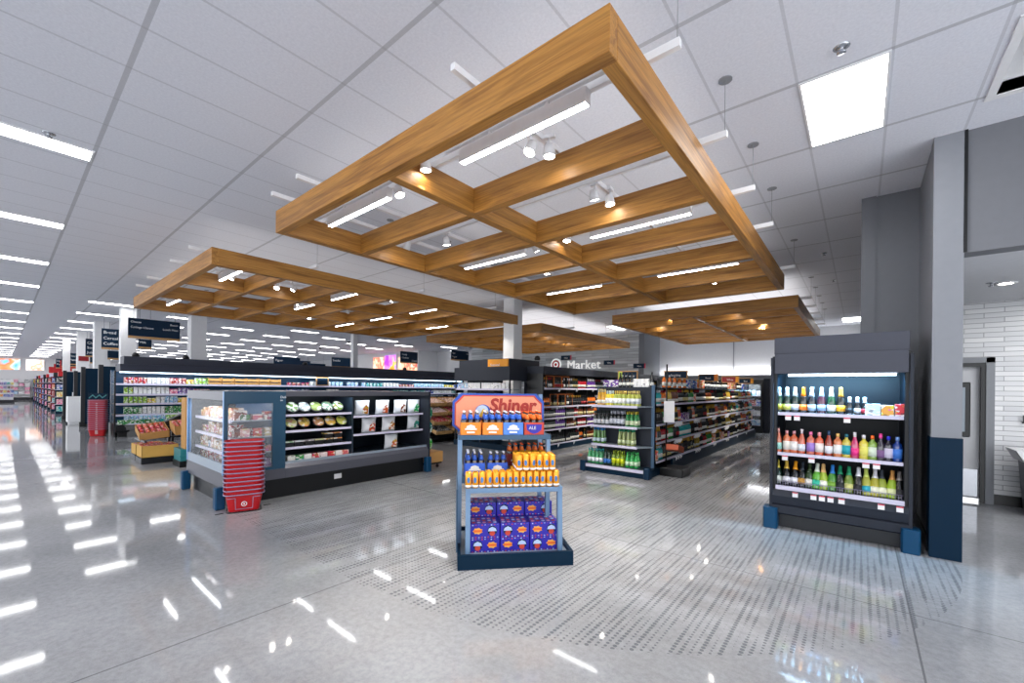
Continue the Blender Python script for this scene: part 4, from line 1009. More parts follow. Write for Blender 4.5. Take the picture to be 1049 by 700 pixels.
# bottles of the end cap
W_ = 'the %s shelf of the white wine end cap'
def cap_row(xs, kind, cname, l, c, z, where, lb, y=7.93, rows=2):
    for j in range(rows):
        for x in xs:
            bottle(kind, CN[cname] if cname in CN else cname, l, c, (x, y+.095*j, z), lb+' on '+where, 'bottle', lb+' on '+where)
wt, w1, w2, w3, w4 = [('%s of the wine end cap' % s) for s in ('highest level', 'top shelf', 'second shelf', 'third shelf', 'bottom deck')]
cap_row((-4.19, -4.1), 'flute', '#d8a21c', '#f4f0e0', '#e6d8a0', 1.361, w1, 'gold slender bottle with white label')
cap_row((-4.0, -3.92), 'wine', '#e0cf3c', '#ffffff', '#cfe0e4', 1.361, w1, 'yellow wine bottle with white label')
cap_row((-3.82, -3.73, -3.64), 'wine', '#b9c45a', '#fbfbf8', '#e0c060', 1.361, w1, 'pale green wine bottle with tall white label')
cap_row((-3.54, -3.45, -3.36), 'wine', '#bcc25a', '#e8ecf2', '#dcc878', 1.361, w1, 'olive gold wine bottle with grey white label')
cap_row((-4.27, -4.18, -4.09, -4.0), 'slope', '#15201a', '#eeeef2', '#2a332c', .951, w2, 'dark green bottle with white label')
cap_row((-3.9, -3.82, -3.74, -3.66), 'wine', '#12181c', '#e6e8f2', '#b9bcc8', .951, w2, 'black bottle with white label and grey cap')
cap_row((-3.56, -3.47, -3.38), 'slope', '#1f8a3c', '#e6efc8', '#cbb83a', .951, w2, 'bright green bottle with pale label, gold cap')
cap_row((-4.28, -4.19, -4.1), 'flute', '#4c8a2a', '#d8ecf2', '#2f7fc4', .571, w3, 'green slender bottle with blue cap, pale label')
cap_row((-3.72, -3.63, -3.54, -3.45), 'flute', '#9aa858', '#e8f2c2', '#2f9a66', .571, w3, 'pale green slender bottle with green cap')
cap_row((-4.36, -4.27, -4.18, -4.09), 'slope', '#39a060', '#f2f6fa', '#2f9c9c', .161, w4, 'sea green bottle with large white label', y=7.86)
cap_row((-3.99, -3.91), 'slope', '#173a22', '#3a78c8', '#31402a', .161, w4, 'dark bottle with small blue label', y=7.86)
cap_row((-3.81, -3.72, -3.63), 'wine', '#7f9a1c', '#dfe81e', '#9ab02c', .161, w4, 'olive bottle with bright yellow label', y=7.86)
cap_row((-3.52, -3.43, -3.34), 'slope', '#27b34a', '#d4f0cc', '#3fae58', .161, w4, 'vivid green bottle with pale green label', y=7.86)
fillrow(13, g0+.15, g1-.15, 'x', 8.3, 1.741, [('carton', 'white', (.08, .08, .17)), ('slope', 'black', 'lab_w', 'cap_k'), ('carton', 'purple', (.08, .08, .15)), ('mini', 'black', 'lab_w', 'cap_r')], 'the top of the wine gondola')
for z, wh in ((.271, 'the gondola aisle, lowest shelf'), (.641, 'the gondola aisle, second shelf'), (1.001, 'the gondola aisle, third shelf'), (1.401, 'the gondola aisle, fourth shelf')):
    fillrow(26, 8.2, 10.9, 'y', -3.16, z, MIXW, wh, p_gap=.04)
    stockrow(WST, 68, 10.9, 18.0, 'y', -3.16, z, MIXW)
    stockrow(WST, 68, 10.9, 18.0, 'y', -3.27, z, MIXW)
    stockrow(WST, 26, 8.2, 10.9, 'y', -3.28, z, MIXW)
fillrow(26, 8.9, 17.8, 'y', -3.25, 1.741, [('carton', 'white', (.2, .12, .22)), ('carton', 'blue', (.25, .12, .2)), ('carton', 'orange', (.2, .12, .22)), ('wine', 'black', 'lab_w', 'cap_k'), ('spirit', 'orange', 'lab_w', 'cap_w')], 'the top aisle level of the wine gondola')
# small wood crate stand beside the gondola
t = thing('crate_stand', 'black stand holding a red wooden crate beside the wine gondola', 'display stand', (-2.82, 8.55, 0))
obj('base', MB().box(-.22, .22, -.25, .25, 0, .16, b=.01), M['black'], t); obj('pole', MB().cyl((-.15, -.1, .16), (-.15, -.1, 2.2), .016, 8), M['black'], t)
obj('arm', MB().box(-.16, .1, -.11, -.09, .46, .48), M['black'], t)
o = obj('wooden_crate', MB().box(-.12, .12, -.17, .17, 0, .01).box(-.12, -.11, -.17, .17, 0, .11).box(.11, .12, -.17, .17, 0, .11).box(-.12, .12, -.17, -.16, 0, .11).box(-.12, .12, .16, .17, 0, .11), mat('red_stained_wood', '#b5502c', .5), loc=(-2.8, 8.45, .485), rot=(-.25, 0, 0))
tag(o, 'small red wooden crate tilted on the black stand by the wine gondola', 'crate')
tag(obj('price_placard', MB().box(-.1, .1, -.004, .004, 0, .42, b=.002), M['tagm'], loc=(-2.9, 8.4, 1.05), rot=(0, 0, .5)), 'tall white price placard hanging at the near corner of the wine aisle', 'sign')

# ------------------------------------------------------------------ aisle blade signs over the wine
def blade(x, y, z, w, h, body, edge, words, label, pole=True, axis='x', accent=None):
    t = thing('aisle_sign', label, 'sign', (x, y, z), 0 if axis == 'x' else PI/2)
    obj('sign_board', MB().box(-w/2, w/2, -.012, .012, 0, h, b=.003), body, t)
    if edge: obj('sign_frame', MB().box(-w/2-.02, w/2+.02, -.016, .016, -.022, 0).box(-w/2-.02, w/2+.02, -.016, .016, h, h+.022).box(-w/2-.02, -w/2, -.016, .016, 0, h).box(w/2, w/2+.02, -.016, .016, 0, h), edge, t)
    if words: text(words, h*.42, M['white'], t, (0, -.016, h*.3), RY, .002, align='CENTER')
    if accent: obj('sign_accent', MB().box(*accent[1:3], -.018, .018, 0, h), M[accent[0]], t)
    return t
blade(-3.31, 10.0, 1.97, .50, .15, M['signnavy'], M['signtan'], 'Sparkling', 'navy framed sign reading Sparkling above the near end of the wine aisle')
blade(-3.12, 12.0, 1.95, .46, .16, M['signnavy'], M['signtan'], 'Rosé', 'navy framed sign further down the wine aisle with an orange tab', accent=('orange', .15, .23))
blade(-3.02, 14.0, 1.95, .45, .16, M['redd'], M['signtan'], 'White', 'dark red framed sign with yellow tab far down the wine aisle', accent=('signo', .15, .23))
blade(-2.94, 15.8, 1.95, .40, .15, M['signnavy'], M['signtan'], 'Red', 'farthest framed sign with yellow tab over the wine aisle', accent=('signo', .15, .23))
blade(-3.95, 8.8, 1.92, .42, .16, M['signnavy'], M['signtan'], 'Chardonnay', 'navy framed sign with lime tab above the wine end cap', accent=('lime', -.21, -.13))
for x, y, z, l in ((-7.57, 12.0, 2.66, 'left'), (-6.5, 13.0, 2.52, 'middle'), (-5.45, 13.0, 2.38, 'right')):
    blade(x, y, z, .40, .15, M['signnavy'], None, 'Wine', 'small black hanging sign with red tab, %s one near the market lettering' % l, accent=('tagr', .17, .20))

# ------------------------------------------------------------------ wine wall gondola (left of the wine aisle)
t = thing('wine_shelving', 'tall dark wine shelving run with slate header behind the beer display', 'shelving', (0, 0, 0))
fx, wy0, wy1 = -6.5, 9.25, 17.6
obj('base', MB().box(fx-.55, fx, wy0, wy1, 0, .14), M['navy2'], t)
obj('back_panel', MB().box(fx-.58, fx-.5, wy0, wy1, .14, 2.12), M['black'], t)
obj('header', MB().box(fx-.6, fx-.04, wy0, wy1, 2.09, 2.30, b=.005), M['char'], t)
for k in range(8):
    obj('upright', MB().box(fx-.52, fx-.06, wy0+k*1.18, wy0+k*1.18+.025, .14, 2.1), M['black'], t)
for z in (.16, .57, .88, 1.20, 1.70):
    s = obj('shelf', MB().box(fx-.5, fx-.03, wy0+.03, wy1, z-.02, z), M['shelf'], t)
    obj('edge_strip', MB().box(fx-.03, fx-.015, wy0+.03, wy1, z-.03, z+.014), M['edge'], s)
    for i in range(7):
        obj('price_tag', MB().box(-.001, .05, -.002, .002, -.05, .05), M['tagm'], t, (fx-.01, wy0+.8+i*.9+R.uniform(-.2, .2), z-.03), (0, .5, 0))
WW = WINE+[('spirit', 'amber', 'lab_c', 'cap_k'), ('wine', 'red', 'lab_w', 'cap_k'), ('wine', 'purple', 'lab_w', 'cap_w'), ('spirit', 'orange', 'lab_k', 'cap_k')]
for z, wh in ((.161, 'bottom'), (.571, 'second'), (.881, 'third'), (1.201, 'fourth'), (1.701, 'top')):
    fillrow(24, wy0+.1, 11.75, 'y', fx-.12, z, WW, 'the %s shelf of the dark wine run' % wh, p_gap=.05)
    stockrow(WST, 58, 11.75, wy1-.1, 'y', fx-.12, z, WW)
stockend(WST, 'wine_bottle', 'closely packed bottles filling the far half of the wine aisle shelves', 'bottles')
for i, (y, z) in enumerate(((9.55, 1.7), (9.95, 1.7), (10.35, 1.7), (9.75, 1.2), (10.15, 1.2), (10.55, 1.2))):
    o = obj('wooden_wine_rack', MB().box(.0, .012, -.19, -.178, 0, .34).box(0, .012, .178, .19, 0, .34).box(0, .012, -.19, .19, .33, .345).box(0, .012, -.19, .19, 0, .012), mat_cache('rack_orange_wood', '#c0662c', .5), loc=(fx-.045, y, z+.001))
    tag(o, 'orange wooden bottle frame, %s on the %s shelf of the dark wine run' % (('first', 'second', 'third')[i % 3], ('top', 'fourth')[i // 3]), 'bottle frame')

# ------------------------------------------------------------------ drinks unit round the white column
t = thing('drinks_unit', 'square drinks unit with two tier slate header and orange sign at the column', 'shelving', (0, 0, 0))
ux0, ux1, uy0, uy1 = -9.35, -7.2, 8.62, 10.2
obj('base', MB().box(ux0, ux1, uy0, uy1, 0, .15), M['navy2'], t)
obj('core', MB().box(ux0+.05, -8.2, uy0+.5, uy1, .15, 1.9).box(-7.7, ux1-.05, 9.9, uy1, .15, 1.9), M['char'], t)
hb = MB()
for a, b_, z0_, z1_ in ((0, 0, 1.90, 2.28), (.1, .1, 2.28, 2.50)):
    x0_, x1_, y0_, y1_ = ux0+a, ux1-a, uy0+b_, uy1-b_
    hb.box(x0_, x1_, y0_, y0_+.04, z0_, z1_).box(x1_-.04, x1_, y0_+.04, y1_, z0_, z1_).box(x0_, x0_+.04, y0_+.04, y1_, z0_, z1_).box(x0_+.04, x1_-.04, y1_-.04, y1_, z0_, z1_)
obj('header', hb, M['char'], t)
o = obj('orange_sign', MB().box(-8.05, -7.32, uy0+.06, uy0+.098, 2.19, 2.49), M['signo'], t)
text('Seasonal', .1, M['white'], o, (-7.95, uy0+.055, 2.3), RY, .003)
for z in (.6, 1.0, 1.36, 1.66):
    s = obj('shelf', MB().box(ux0+.05, ux1-.02, uy0+.02, uy0+.45, z-.02, z), M['shelfl'], t)
    obj('edge_strip', MB().box(ux0+.05, ux1-.02, uy0+.005, uy0+.02, z-.03, z+.015), M['edge'], s)
for x in (ux0+.02, -8.3, ux1-.03): obj('upright', MB().box(x, x+.03, uy0+.02, uy0+.05, .15, 1.9), M['char2'], t)
BEV = [('carton', 'light blue', (.15, .12, .18)), ('carton', 'white', (.1, .12, .17)), ('carton', 'white', (.16, .12, .18)), ('carton', 'teal', (.14, .12, .16)), ('carton', 'blue', (.15, .12, .16)), ('carton', 'orange', (.13, .12, .14))]
for z, n in ((.601, 'third'), (1.001, 'second'), (1.361, 'upper'), (1.661, 'top')):
    fillrow(15, ux0+.12, ux1-.06, 'x', uy0+.1, z, BEV, 'the %s shelf of the drinks unit at the column' % n)
tag(obj('column_camera', MB().lathe([(.08, 0), (.09, .05), (.06, .12), (0, .14)], 12), M['black'], loc=(ux1-.1, 10.0, 2.52)), 'black dome sitting on the slate header right of the column', 'camera')

# ------------------------------------------------------------------ far wall cooler with lit doors, beyond the wine aisle
t = thing('glass_door_cooler', 'row of lit glass door beer coolers on the far wall past the wine aisle', 'cooler', (0, 0, 0))
cx0, cx1, cyy = -7.3, -3.0, 19.5
obj('cabinet', MB().box(cx0, cx1, cyy+.05, cyy+.8, 0, .25).box(cx0, cx1, cyy+.05, cyy+.8, 2.0, 2.15).box(cx0, cx1, cyy+.75, cyy+.8, .25, 2.0).box(cx0, cx0+.06, cyy, cyy+.75, .25, 2.0).box(cx1-.06, cx1, cyy, cyy+.75, .25, 2.0), M['black'], t)
obj('cabinet_side', MB().box(cx1, cx1+.22, cyy+.1, cyy+1.2, 0, 2.2), M['char'], t)
for i in range(6):
    x = cx0+.08+i*.7
    dr = obj('door', MB().box(x, x+.03, cyy, cyy+.04, .28, 1.98).box(x+.64, x+.67, cyy, cyy+.04, .28, 1.98).box(x, x+.67, cyy, cyy+.04, .25, .29).box(x, x+.67, cyy, cyy+.04, 1.96, 2.0), M['blackm'], t)
    obj('pane', MB().box(x+.03, x+.64, cyy+.015, cyy+.025, .29, 1.96), M['pane'], dr)
    for z in (.3, .7, 1.1, 1.5):
        obj('shelf', MB().box(x, x+.67, cyy+.12, cyy+.7, z-.02, z), M['edge'], t)
for z, n in ((.301, 'bottom'), (.701, 'second'), (1.101, 'third'), (1.501, 'top')):
    fillrow(24, cx0+.1, cx1-.1, 'x', cyy+.2, z, [('carton', 'blue', (.16, .12, .24)), ('carton', 'light blue', (.16, .12, .22)), ('carton', 'white', (.16, .12, .2)), ('carton', 'red', (.16, .12, .2)), ('carton', 'purple', (.16, .12, .2))], 'the %s shelf behind the far cooler doors' % n) if n == 'top' else stockrow(CST, 24, cx0+.1, cx1-.1, 'x', cyy+.2, z, [('carton', 'blue', (.16, .12, .24)), ('carton', 'light blue', (.16, .12, .22)), ('carton', 'white', (.16, .12, .2)), ('carton', 'red', (.16, .12, .2))])
ld = bpy.data.lights.new('fc', 'AREA'); ld.shape = 'RECTANGLE'; ld.size = 4; ld.size_y = .05; ld.energy = 60; ld.color = (.8, .92, 1)
lo = bpy.data.objects.new('far_cooler_lamp', ld); COL.objects.link(lo); lo.location = ((cx0+cx1)/2, cyy+.08, 1.95); lo.rotation_euler = (.5, 0, 0)
# market wall sign
t = thing('market_sign', 'white raised Market lettering with round red logo on the grey plank wall', 'sign', (0, 0, 0))
text('Market', .64, M['market'], t, (-11.9, 18.95, 2.74), RY, .03, spacing=1.06)
m = MB()
for r_, y_, mi in ((.33, .0, 0), (.24, -.01, 1), (.15, -.02, 0), (.08, -.03, 1)):
    m.lathe([(r_, 0), (r_, .03-y_)], 24, mi, mat=Matrix.Translation((-12.6, 18.99, 3.0)) @ Matrix.Rotation(PI/2, 4, 'X'), smooth=False)
obj('round_logo', m, [M['market'], M['red']], t)

# ------------------------------------------------------------------ long chilled wall run at the back left
t = thing('chilled_run', 'long open chilled dairy run with dark slate header across the back left', 'refrigerated case', (0, 0, 0))
rx, ry0, ry1 = -18.2, 2.32, 17.5
obj('base', MB().box(rx-1.0, rx-.02, ry0+.05, ry1, 0, .22), M['black'], t)
obj('front_panel', MB().prism([(rx, .14), (rx+.06, .20), (rx+.07, .36), (rx+.02, .40), (rx-.2, .40), (rx-.2, .14)], ry0, ry1, plane='xz'), M['blackm'], t)
obj('back_wall', MB().box(rx-1.05, rx-.95, ry0, ry1, .2, 2.15), M['innerblue'], t)
obj('header', MB().prism([(rx-.05, 2.10), (rx, 2.12), (rx-.08, 2.34), (rx-.9, 2.34), (rx-.9, 2.10)], ry0+.1, ry1, plane='xz').prism([(rx-.16, 2.345), (rx-.12, 2.6), (rx-.8, 2.6), (rx-.8, 2.345)], ry0+.2, ry1, plane='xz'), M['hdr2'], t)
obj('end_glass', MB().box(rx-.9, rx-.02, ry0-.03, ry0-.01, .42, 2.1), M['pane'], t)
obj('end_wall', MB().box(rx-1.0, rx-.05, ry0-.04, ry0, .0, .42).box(rx-.04, rx, ry0-.04, ry0, .4, 2.12).box(rx-1.0, rx, ry1, ry1+.05, .2, 2.5), M['char2'], t)
obj('lamp_strip', MB().box(rx-.16, rx-.10, ry0+.1, ry1, 2.06, 2.095), M['tube'], t)
zsr = (.42, .69, 1.05, 1.36, 1.70)
for z in zsr:
    s = obj('shelf', MB().box(rx-.92, rx-(.06 if z < .5 else .22), ry0+.02, ry1, z-.02, z), M['shelf'], t)
    xe = rx-(.06 if z < .5 else .22)
    obj('edge_strip', MB().box(xe, xe+.015, ry0+.02, ry1, z-.045, z+.02), M['edge'], s)
# bulging rounded nose of the near end
nose = MB()
for z0_, z1_, r_ in ((0, .2, .9), (.22, .3, 1.0), (.31, .4, 1.04)):
    n = 14; poly = [(rx-.9+0, ry0+.0)]
    poly = [(rx-.3+.62*cos(a)*r_, ry0+.97+.9*sin(a)*r_) for a in [-PI/2+i/n*PI for i in range(n+1)]]
    nose.prism(poly, z0_, z1_, 0)
obj('rounded_nose', nose, M['blackm'], t)
n = 14
obj('nose_rim', MB().tube([(rx-.3+.66*cos(a), ry0+.97+.94*sin(a), .41) for a in [-PI/2+i/n*PI for i in range(n+1)]], .02, 6), M['edge'], t)
DAIRY = [('carton', 'white', (.1, .1, 0.24)), ('carton', 'pink', (.1, .1, 0.18)), ('carton', 'yellow', (.1, .1, 0.18)), ('carton', 'purple', (.1, .1, 0.22)), ('carton', 'lime', (.09, .1, 0.23)), ('carton', 'orange', (.1, .1, 0.22)), ('carton', 'white', (.1, .1, 0.22)), ('carton', 'light blue', (.1, .1, 0.23)), ('carton', 'red', (.1, .1, 0.22))]
for k, z in enumerate(zsr):
    wh = ('lowest deck', 'second shelf', 'third shelf', 'fourth shelf', 'top shelf')[k]
    kinds = DAIRY if k != 1 else [('carton', 'light blue', (.1, .1, .24)), ('carton', 'white', (.1, .1, .25)), ('carton', 'green', (.1, .1, .25)), ('carton', 'lime', (.1, .1, .24)), ('carton', 'red', (.1, .1, .24))]
    fillrow(20, ry0+.22, 4.9, 'y', rx-.33 if k else rx-.2, z+.001, kinds, 'the near part of the %s of the chilled run' % wh)
fillrow(12, 2.35, 3.9, 'y', rx+.1, .401, [('carton', 'green', (.12, .1, .14)), ('carton', 'red', (.12, .1, .15)), ('carton', 'white', (.12, .1, .16)), ('carton', 'teal', (.12, .1, .14))], 'the rounded nose of the chilled run')
TOPK = [('carton', 'white', (.14, .12, .2)), ('carton', 'blue', (.12, .12, .2)), ('carton', 'teal', (.12, .12, .18)), ('carton', 'yellow', (.12, .12, .15)), ('carton', 'red', (.12, .12, .14)), ('carton', 'light blue', (.14, .12, .2))]
fillrow(12, 7.6, 9.9, 'y', rx-.33, 1.701, TOPK, 'the middle of the top shelf of the chilled run'); stockrow(CST, 39, 9.9, 17.4, 'y', rx-.33, 1.701, TOPK)
fillrow(12, 7.6, 9.9, 'y', rx-.33, 1.361, TOPK, 'the middle of the fourth shelf of the chilled run'); stockrow(CST, 39, 9.9, 17.4, 'y', rx-.33, 1.361, TOPK)
stockrow(CST, 40, 9.5, 17.4, 'y', rx-.33, 1.051, TOPK)
stockend(CST, 'carton', 'closely packed cartons along the far half of the chilled run', 'cartons')
# brown produce trays stacked on the run
tray = MB().box(-.2, .2, -.14, .14, 0, .01).box(-.2, .2, -.14, -.13, 0, .1).box(-.2, .2, .13, .14, 0, .1).box(-.2, -.19, -.13, .13, 0, .13).box(.19, .2, -.13, .13, 0, .13).mesh('tray', [M['card']])
fr = MB()
for i in range(5):
    for j in range(3): fr.lathe([(0, -.035), (.03, -.02), (.036, 0), (.03, .02), (0, .035)], 7, 0, (-.15+i*.075, -.08+j*.08, .05))
frm = fr.mesh('tomatoes', [M['fruit']])
for i in range(6):
    for k in range(2):
        o = put('produce_tray', tray, None, (rx-.36, 5.05+i*.42, 1.701+k*.135), (0, 0, PI/2))
        tag(o, 'brown card tray of red produce on the top shelf of the chilled run, %s layer' % ('lower', 'upper')[k], 'produce tray', 'brown produce trays, %s layer' % ('lower', 'upper')[k])
        put('produce', frm, o, col=lin('#c8402c' if (i+k) % 3 else '#d86a3a'))
for yy, hh in ((2.85, 2.61), (4.2, 2.61), (8.4, 2.61), (13.6, 2.61)):
    tag(obj('header_camera', MB().lathe([(.1, 0), (.1, .06), (.06, .13), (0, .15)], 12), M['black'], loc=(rx-.4, yy, hh)), 'black dome fitting standing on the slate header of the chilled run', 'camera', 'black domes on the chilled run header')
t2 = thing('framed_placard', 'wood framed small placard standing on the island side of the chilled run', 'sign', (rx-.05, 9.0, 1.72), PI/2)
obj('placard_face', MB().box(-.24, .24, -.01, .01, .04, .34), M['signnavy'], t2); obj('wood_frame', MB().box(-.28, .28, -.016, .016, 0, .04).box(-.28, .28, -.016, .016, .34, .38).box(-.28, -.24, -.016, .016, .04, .34).box(.24, .28, -.016, .016, .04, .34), M['signtan'], t2)
ld = bpy.data.lights.new('run', 'AREA'); ld.shape = 'RECTANGLE'; ld.size = .1; ld.size_y = 15; ld.energy = 38; ld.color = (.85, .94, 1)
lo = bpy.data.objects.new('run_lamp', ld); COL.objects.link(lo); lo.location = (rx-.02, 9.9, 2.07); lo.rotation_euler = (0, .5, 0)

# ------------------------------------------------------------------ produce boxes
def apple_box(loc, rot, w, d, h, label, fruitc='#c81f28', base=True, mt='cardy'):
    t_ = thing('produce_box', label, 'produce box', loc); t_.rotation_euler = rot
    z = .13 if base else 0
    if base: obj('black_base', MB().box(-w/2-.01, w/2+.01, -d/2-.01, d/2+.01, 0, z, b=.01), M['blackm'], t_)
    obj('carton_body', MB().box(-w/2, w/2, -d/2, d/2, z, z+.01).box(-w/2, w/2, -d/2, -d/2+.01, z, z+h).box(-w/2, w/2, d/2-.01, d/2, z, z+h).box(-w/2, -w/2+.01, -d/2, d/2, z, z+h).box(w/2-.01, w/2, -d/2, d/2, z, z+h), M[mt], t_)
    return t_, z
_ap = None
def apples(parent_loc, rot, w, d, z, label, c='#cc2430'):
    global _ap
    Mx = Matrix.Translation(parent_loc) @ Matrix.Rotation(rot[2], 4, 'Z') @ Matrix.Rotation(rot[1], 4, 'Y') @ Matrix.Rotation(rot[0], 4, 'X')
    nx = int(w/.085); ny = int(d/.085)
    for i in range(nx):
        for j in range(ny):
            p = Mx @ Vector((-w/2+.05+i*(w-.1)/max(1, nx-1), -d/2+.05+j*(d-.1)/max(1, ny-1), z+R.uniform(-.008, .012)))
            if _ap is None:
                _ap = obj('apple', MB().lathe([(0, -.03), (.02, -.036), (.038, -.01), (.04, .01), (.028, .034), (.01, .032), (0, .024)], 10), M['fruit'], None, p, col=lin(c))
                obj('stem', MB().cyl((0, 0, .024), (.005, 0, .045), .003, 5), M['char2'], _ap); o = _ap
            else: o = dup(_ap, p, (R.uniform(-.4, .4), R.uniform(-.4, .4), R.uniform(0, 6)))
            o.color = lin(R.choice((c, '#d9453a', '#b8182a', '#e0604a')))+(1,)
            tag(o, 'red apple in '+label, 'apple', 'apples in '+label)
apple_box((-11.9, 2.2, 0), (0, 0, 0), .56, .62, .25, 'large yellow carton of red apples on a black base by the tall brown box')
apples((-11.9, 2.2, 0), (0, 0, 0), .54, .60, .345, 'the large yellow carton on the floor')
apple_box((-12.55, 2.15, 0), (0, 0, 0), .5, .5, .22, 'smaller carton of tomatoes behind the large apple carton')
apples((-12.55, 2.15, 0), (0, 0, 0), .48, .48, .31, 'the smaller carton behind the large one', '#d83a1e')
apple_box((-11.95, 2.12, .60), (.1, .32, 0), .52, .5, .16, 'tilted brown carton of red apples above the floor cartons', base=False, mt='card')
apples((-11.95, 2.12, .60), (.1, .32, 0), .5, .48, .13, 'the tilted upper carton')
apple_box((-11.65, 2.62, .66), (.1, .2, 0), .5, .42, .2, 'tilted brown carton with apples right of the first tilted one', base=False, mt='card')
apples((-11.65, 2.62, .66), (.1, .2, 0), .48, .4, .17, 'the right tilted carton', '#d84438')
t = thing('produce_stand', 'dark stepped stand carrying the tilted produce cartons', 'display stand', (0, 0, 0))
obj('post', MB().box(-12.75, -12.7, 2.6, 2.65, 0, .6).box(-11.4, -11.35, 2.6, 2.65, 0, .55).box(-12.3, -12.25, 2.45, 2.5, 0, .6), M['blackm'], t)
obj('tilted_rack', MB().box(-12.3, -11.3, 1.88, 1.92, .48, .52).box(-12.3, -11.3, 2.8, 2.84, .5, .54).box(-12.32, -12.28, 1.88, 2.84, .46, .5), M['blackm'], t)
obj('wedge', MB().prism([(2.3, .75), (3.2, .85), (3.2, 1.12), (2.9, 1.08)], -12.6, -12.4, plane='yz'), M['black'], t)
t = thing('tall_carton', 'tall narrow brown carton with black printing standing left of the island case', 'carton', (-10.9, 2.62, 0))
obj('pedestal', MB().box(-.3, .25, -.3, .3, 0, .12), M['black'], t)
obj('teal_base', MB().box(-.3, .22, -.28, .28, .12, .36).box(-.02, .23, -.29, .29, .2, .24), M['tealn'], t)
obj('carton_body', MB().box(-.12, .2, -.2, .22, .36, 1.42, b=.005), M['card'], t)
pr = MB().box(.2, .204, -.12, .14, 1.0, 1.24).box(.2, .204, -.12, .14, .66, .96).box(.2, .204, -.05, .0, .42, .6).box(.2, .204, .05, .09, .42, .62)
obj('printed_panels', pr, M['black'], t)
obj('printed_figures', MB().lathe([(.07, 0), (.07, .005)], 10, 0, mat=Matrix.Translation((.204, .01, 1.12)) @ Matrix.Rotation(PI/2, 4, 'Y')).lathe([(.07, 0), (.07, .005)], 10, 0, mat=Matrix.Translation((.204, -.04, .83)) @ Matrix.Rotation(PI/2, 4, 'Y')).lathe([(.05, 0), (.05, .005)], 10, 0, mat=Matrix.Translation((.204, .07, .76)) @ Matrix.Rotation(PI/2, 4, 'Y')), M['cardy'], t)
# produce rack seen between the island case and the display
t = thing('produce_rack', 'tilted wooden produce rack seen between the island case and beer display', 'shelving', (0, 0, 0))
obj('frame', MB().box(-10.75, -10.0, 8.2, 8.25, 0, 1.3).box(-10.75, -10.0, 10.4, 10.45, 0, 1.3).box(-10.8, -10.75, 8.2, 10.45, 0, 1.4).box(-10.7, -10.0, 8.25, 10.4, .1, .2), M['black'], t)
for i, (z, x) in enumerate(((1.18, -10.35), (.90, -10.22), (.62, -10.1), (.34, -10.0))):
    for k in range(3):
        y = 8.62+k*.72
        o = obj('produce_crate', MB().box(-.25, .25, -.33, .33, 0, .012).box(.238, .25, -.33, .33, 0, .11).box(-.25, -.238, -.33, .33, 0, .14).box(-.25, .25, -.33, -.318, 0, .12).box(-.25, .25, .318, .33, 0, .12), M['crate'], loc=(x, y, z), rot=(0, .3, 0))
        nmz = ('top', 'second', 'third', 'bottom')[i]
        tag(o, 'wooden crate, %s of three on the %s tier of the produce rack' % (('near', 'middle', 'far')[k], nmz), 'crate')
        f2 = MB()
        for a in range(5):
            for b_ in range(6): f2.lathe([(0, -.04), (.035, -.025), (.044, 0), (.035, .025), (0, .04)], 7, 0, (-.18+a*.09, -.26+b_*.104, .09))
        fo = put('produce', f2.mesh('produce', [M['fruit']]), None, (x, y, z), (0, .3, 0), lin((('#d8b0a0', '#c8a090', '#c89a6a'), ('#e6c8c8', '#d83a4a', '#e8d8d0'), ('#c8202c', '#d02c38', '#b81c28'), ('#3a3a3a', '#c8924c', '#3a2c20'))[i][k]))
        fo['kind'] = 'stuff'; tag(fo, 'heaped loose produce in the %s crate of the %s tier' % (('near', 'middle', 'far')[k], nmz), 'produce')
for i, (z, c) in enumerate(((1.03, '#1f8a5c'), (.72, '#1c8270'), (.37, '#3fce2c'))):
    m = MB().lathe([(0, 0), (.1, .01), (.13, .08), (.12, .2), (.05, .27), (.06, .3), (0, .3)], 10, sx=.55, sy=1)
    tag(put('produce_bag', m.mesh('bag', [M['bag']]), None, (-7.02, 5.72, z), col=lin(c)), ('upper dark green', 'middle teal green', 'lower bright green')[i]+' bag hanging at the right end of the island case', 'bag')
tag(obj('brown_carton', MB().box(-.25, .15, -.2, .2, 0, .22, b=.004), M['card'], loc=(-6.94, 5.76, .13)), 'small brown carton under the green bags at the end of the island case', 'carton')
t = thing('end_rack', 'dark wheeled rack at the right end of the island case', 'rack', (-7.05, 5.74, 0))
obj('platform', MB().box(-.22, .22, -.2, .22, .09, .128), M['black'], t)
for a, b_ in ((-.16, -.15), (.16, -.15), (-.16, .15), (.16, .15)): obj('wheel', MB().cyl((a-.012, b_, .035), (a+.012, b_, .035), .035, 10).box(a-.01, a+.01, b_-.01, b_+.01, .06, .09), M['black'], t)
obj('hook_rail', MB().box(-.2, -.17, -.02, .02, .128, 1.35).box(-.17, .03, -.01, .01, 1.33, 1.35).box(-.17, .03, -.01, .01, 1.02, 1.04).box(-.17, .03, -.01, .01, .67, .69), M['black'], t)

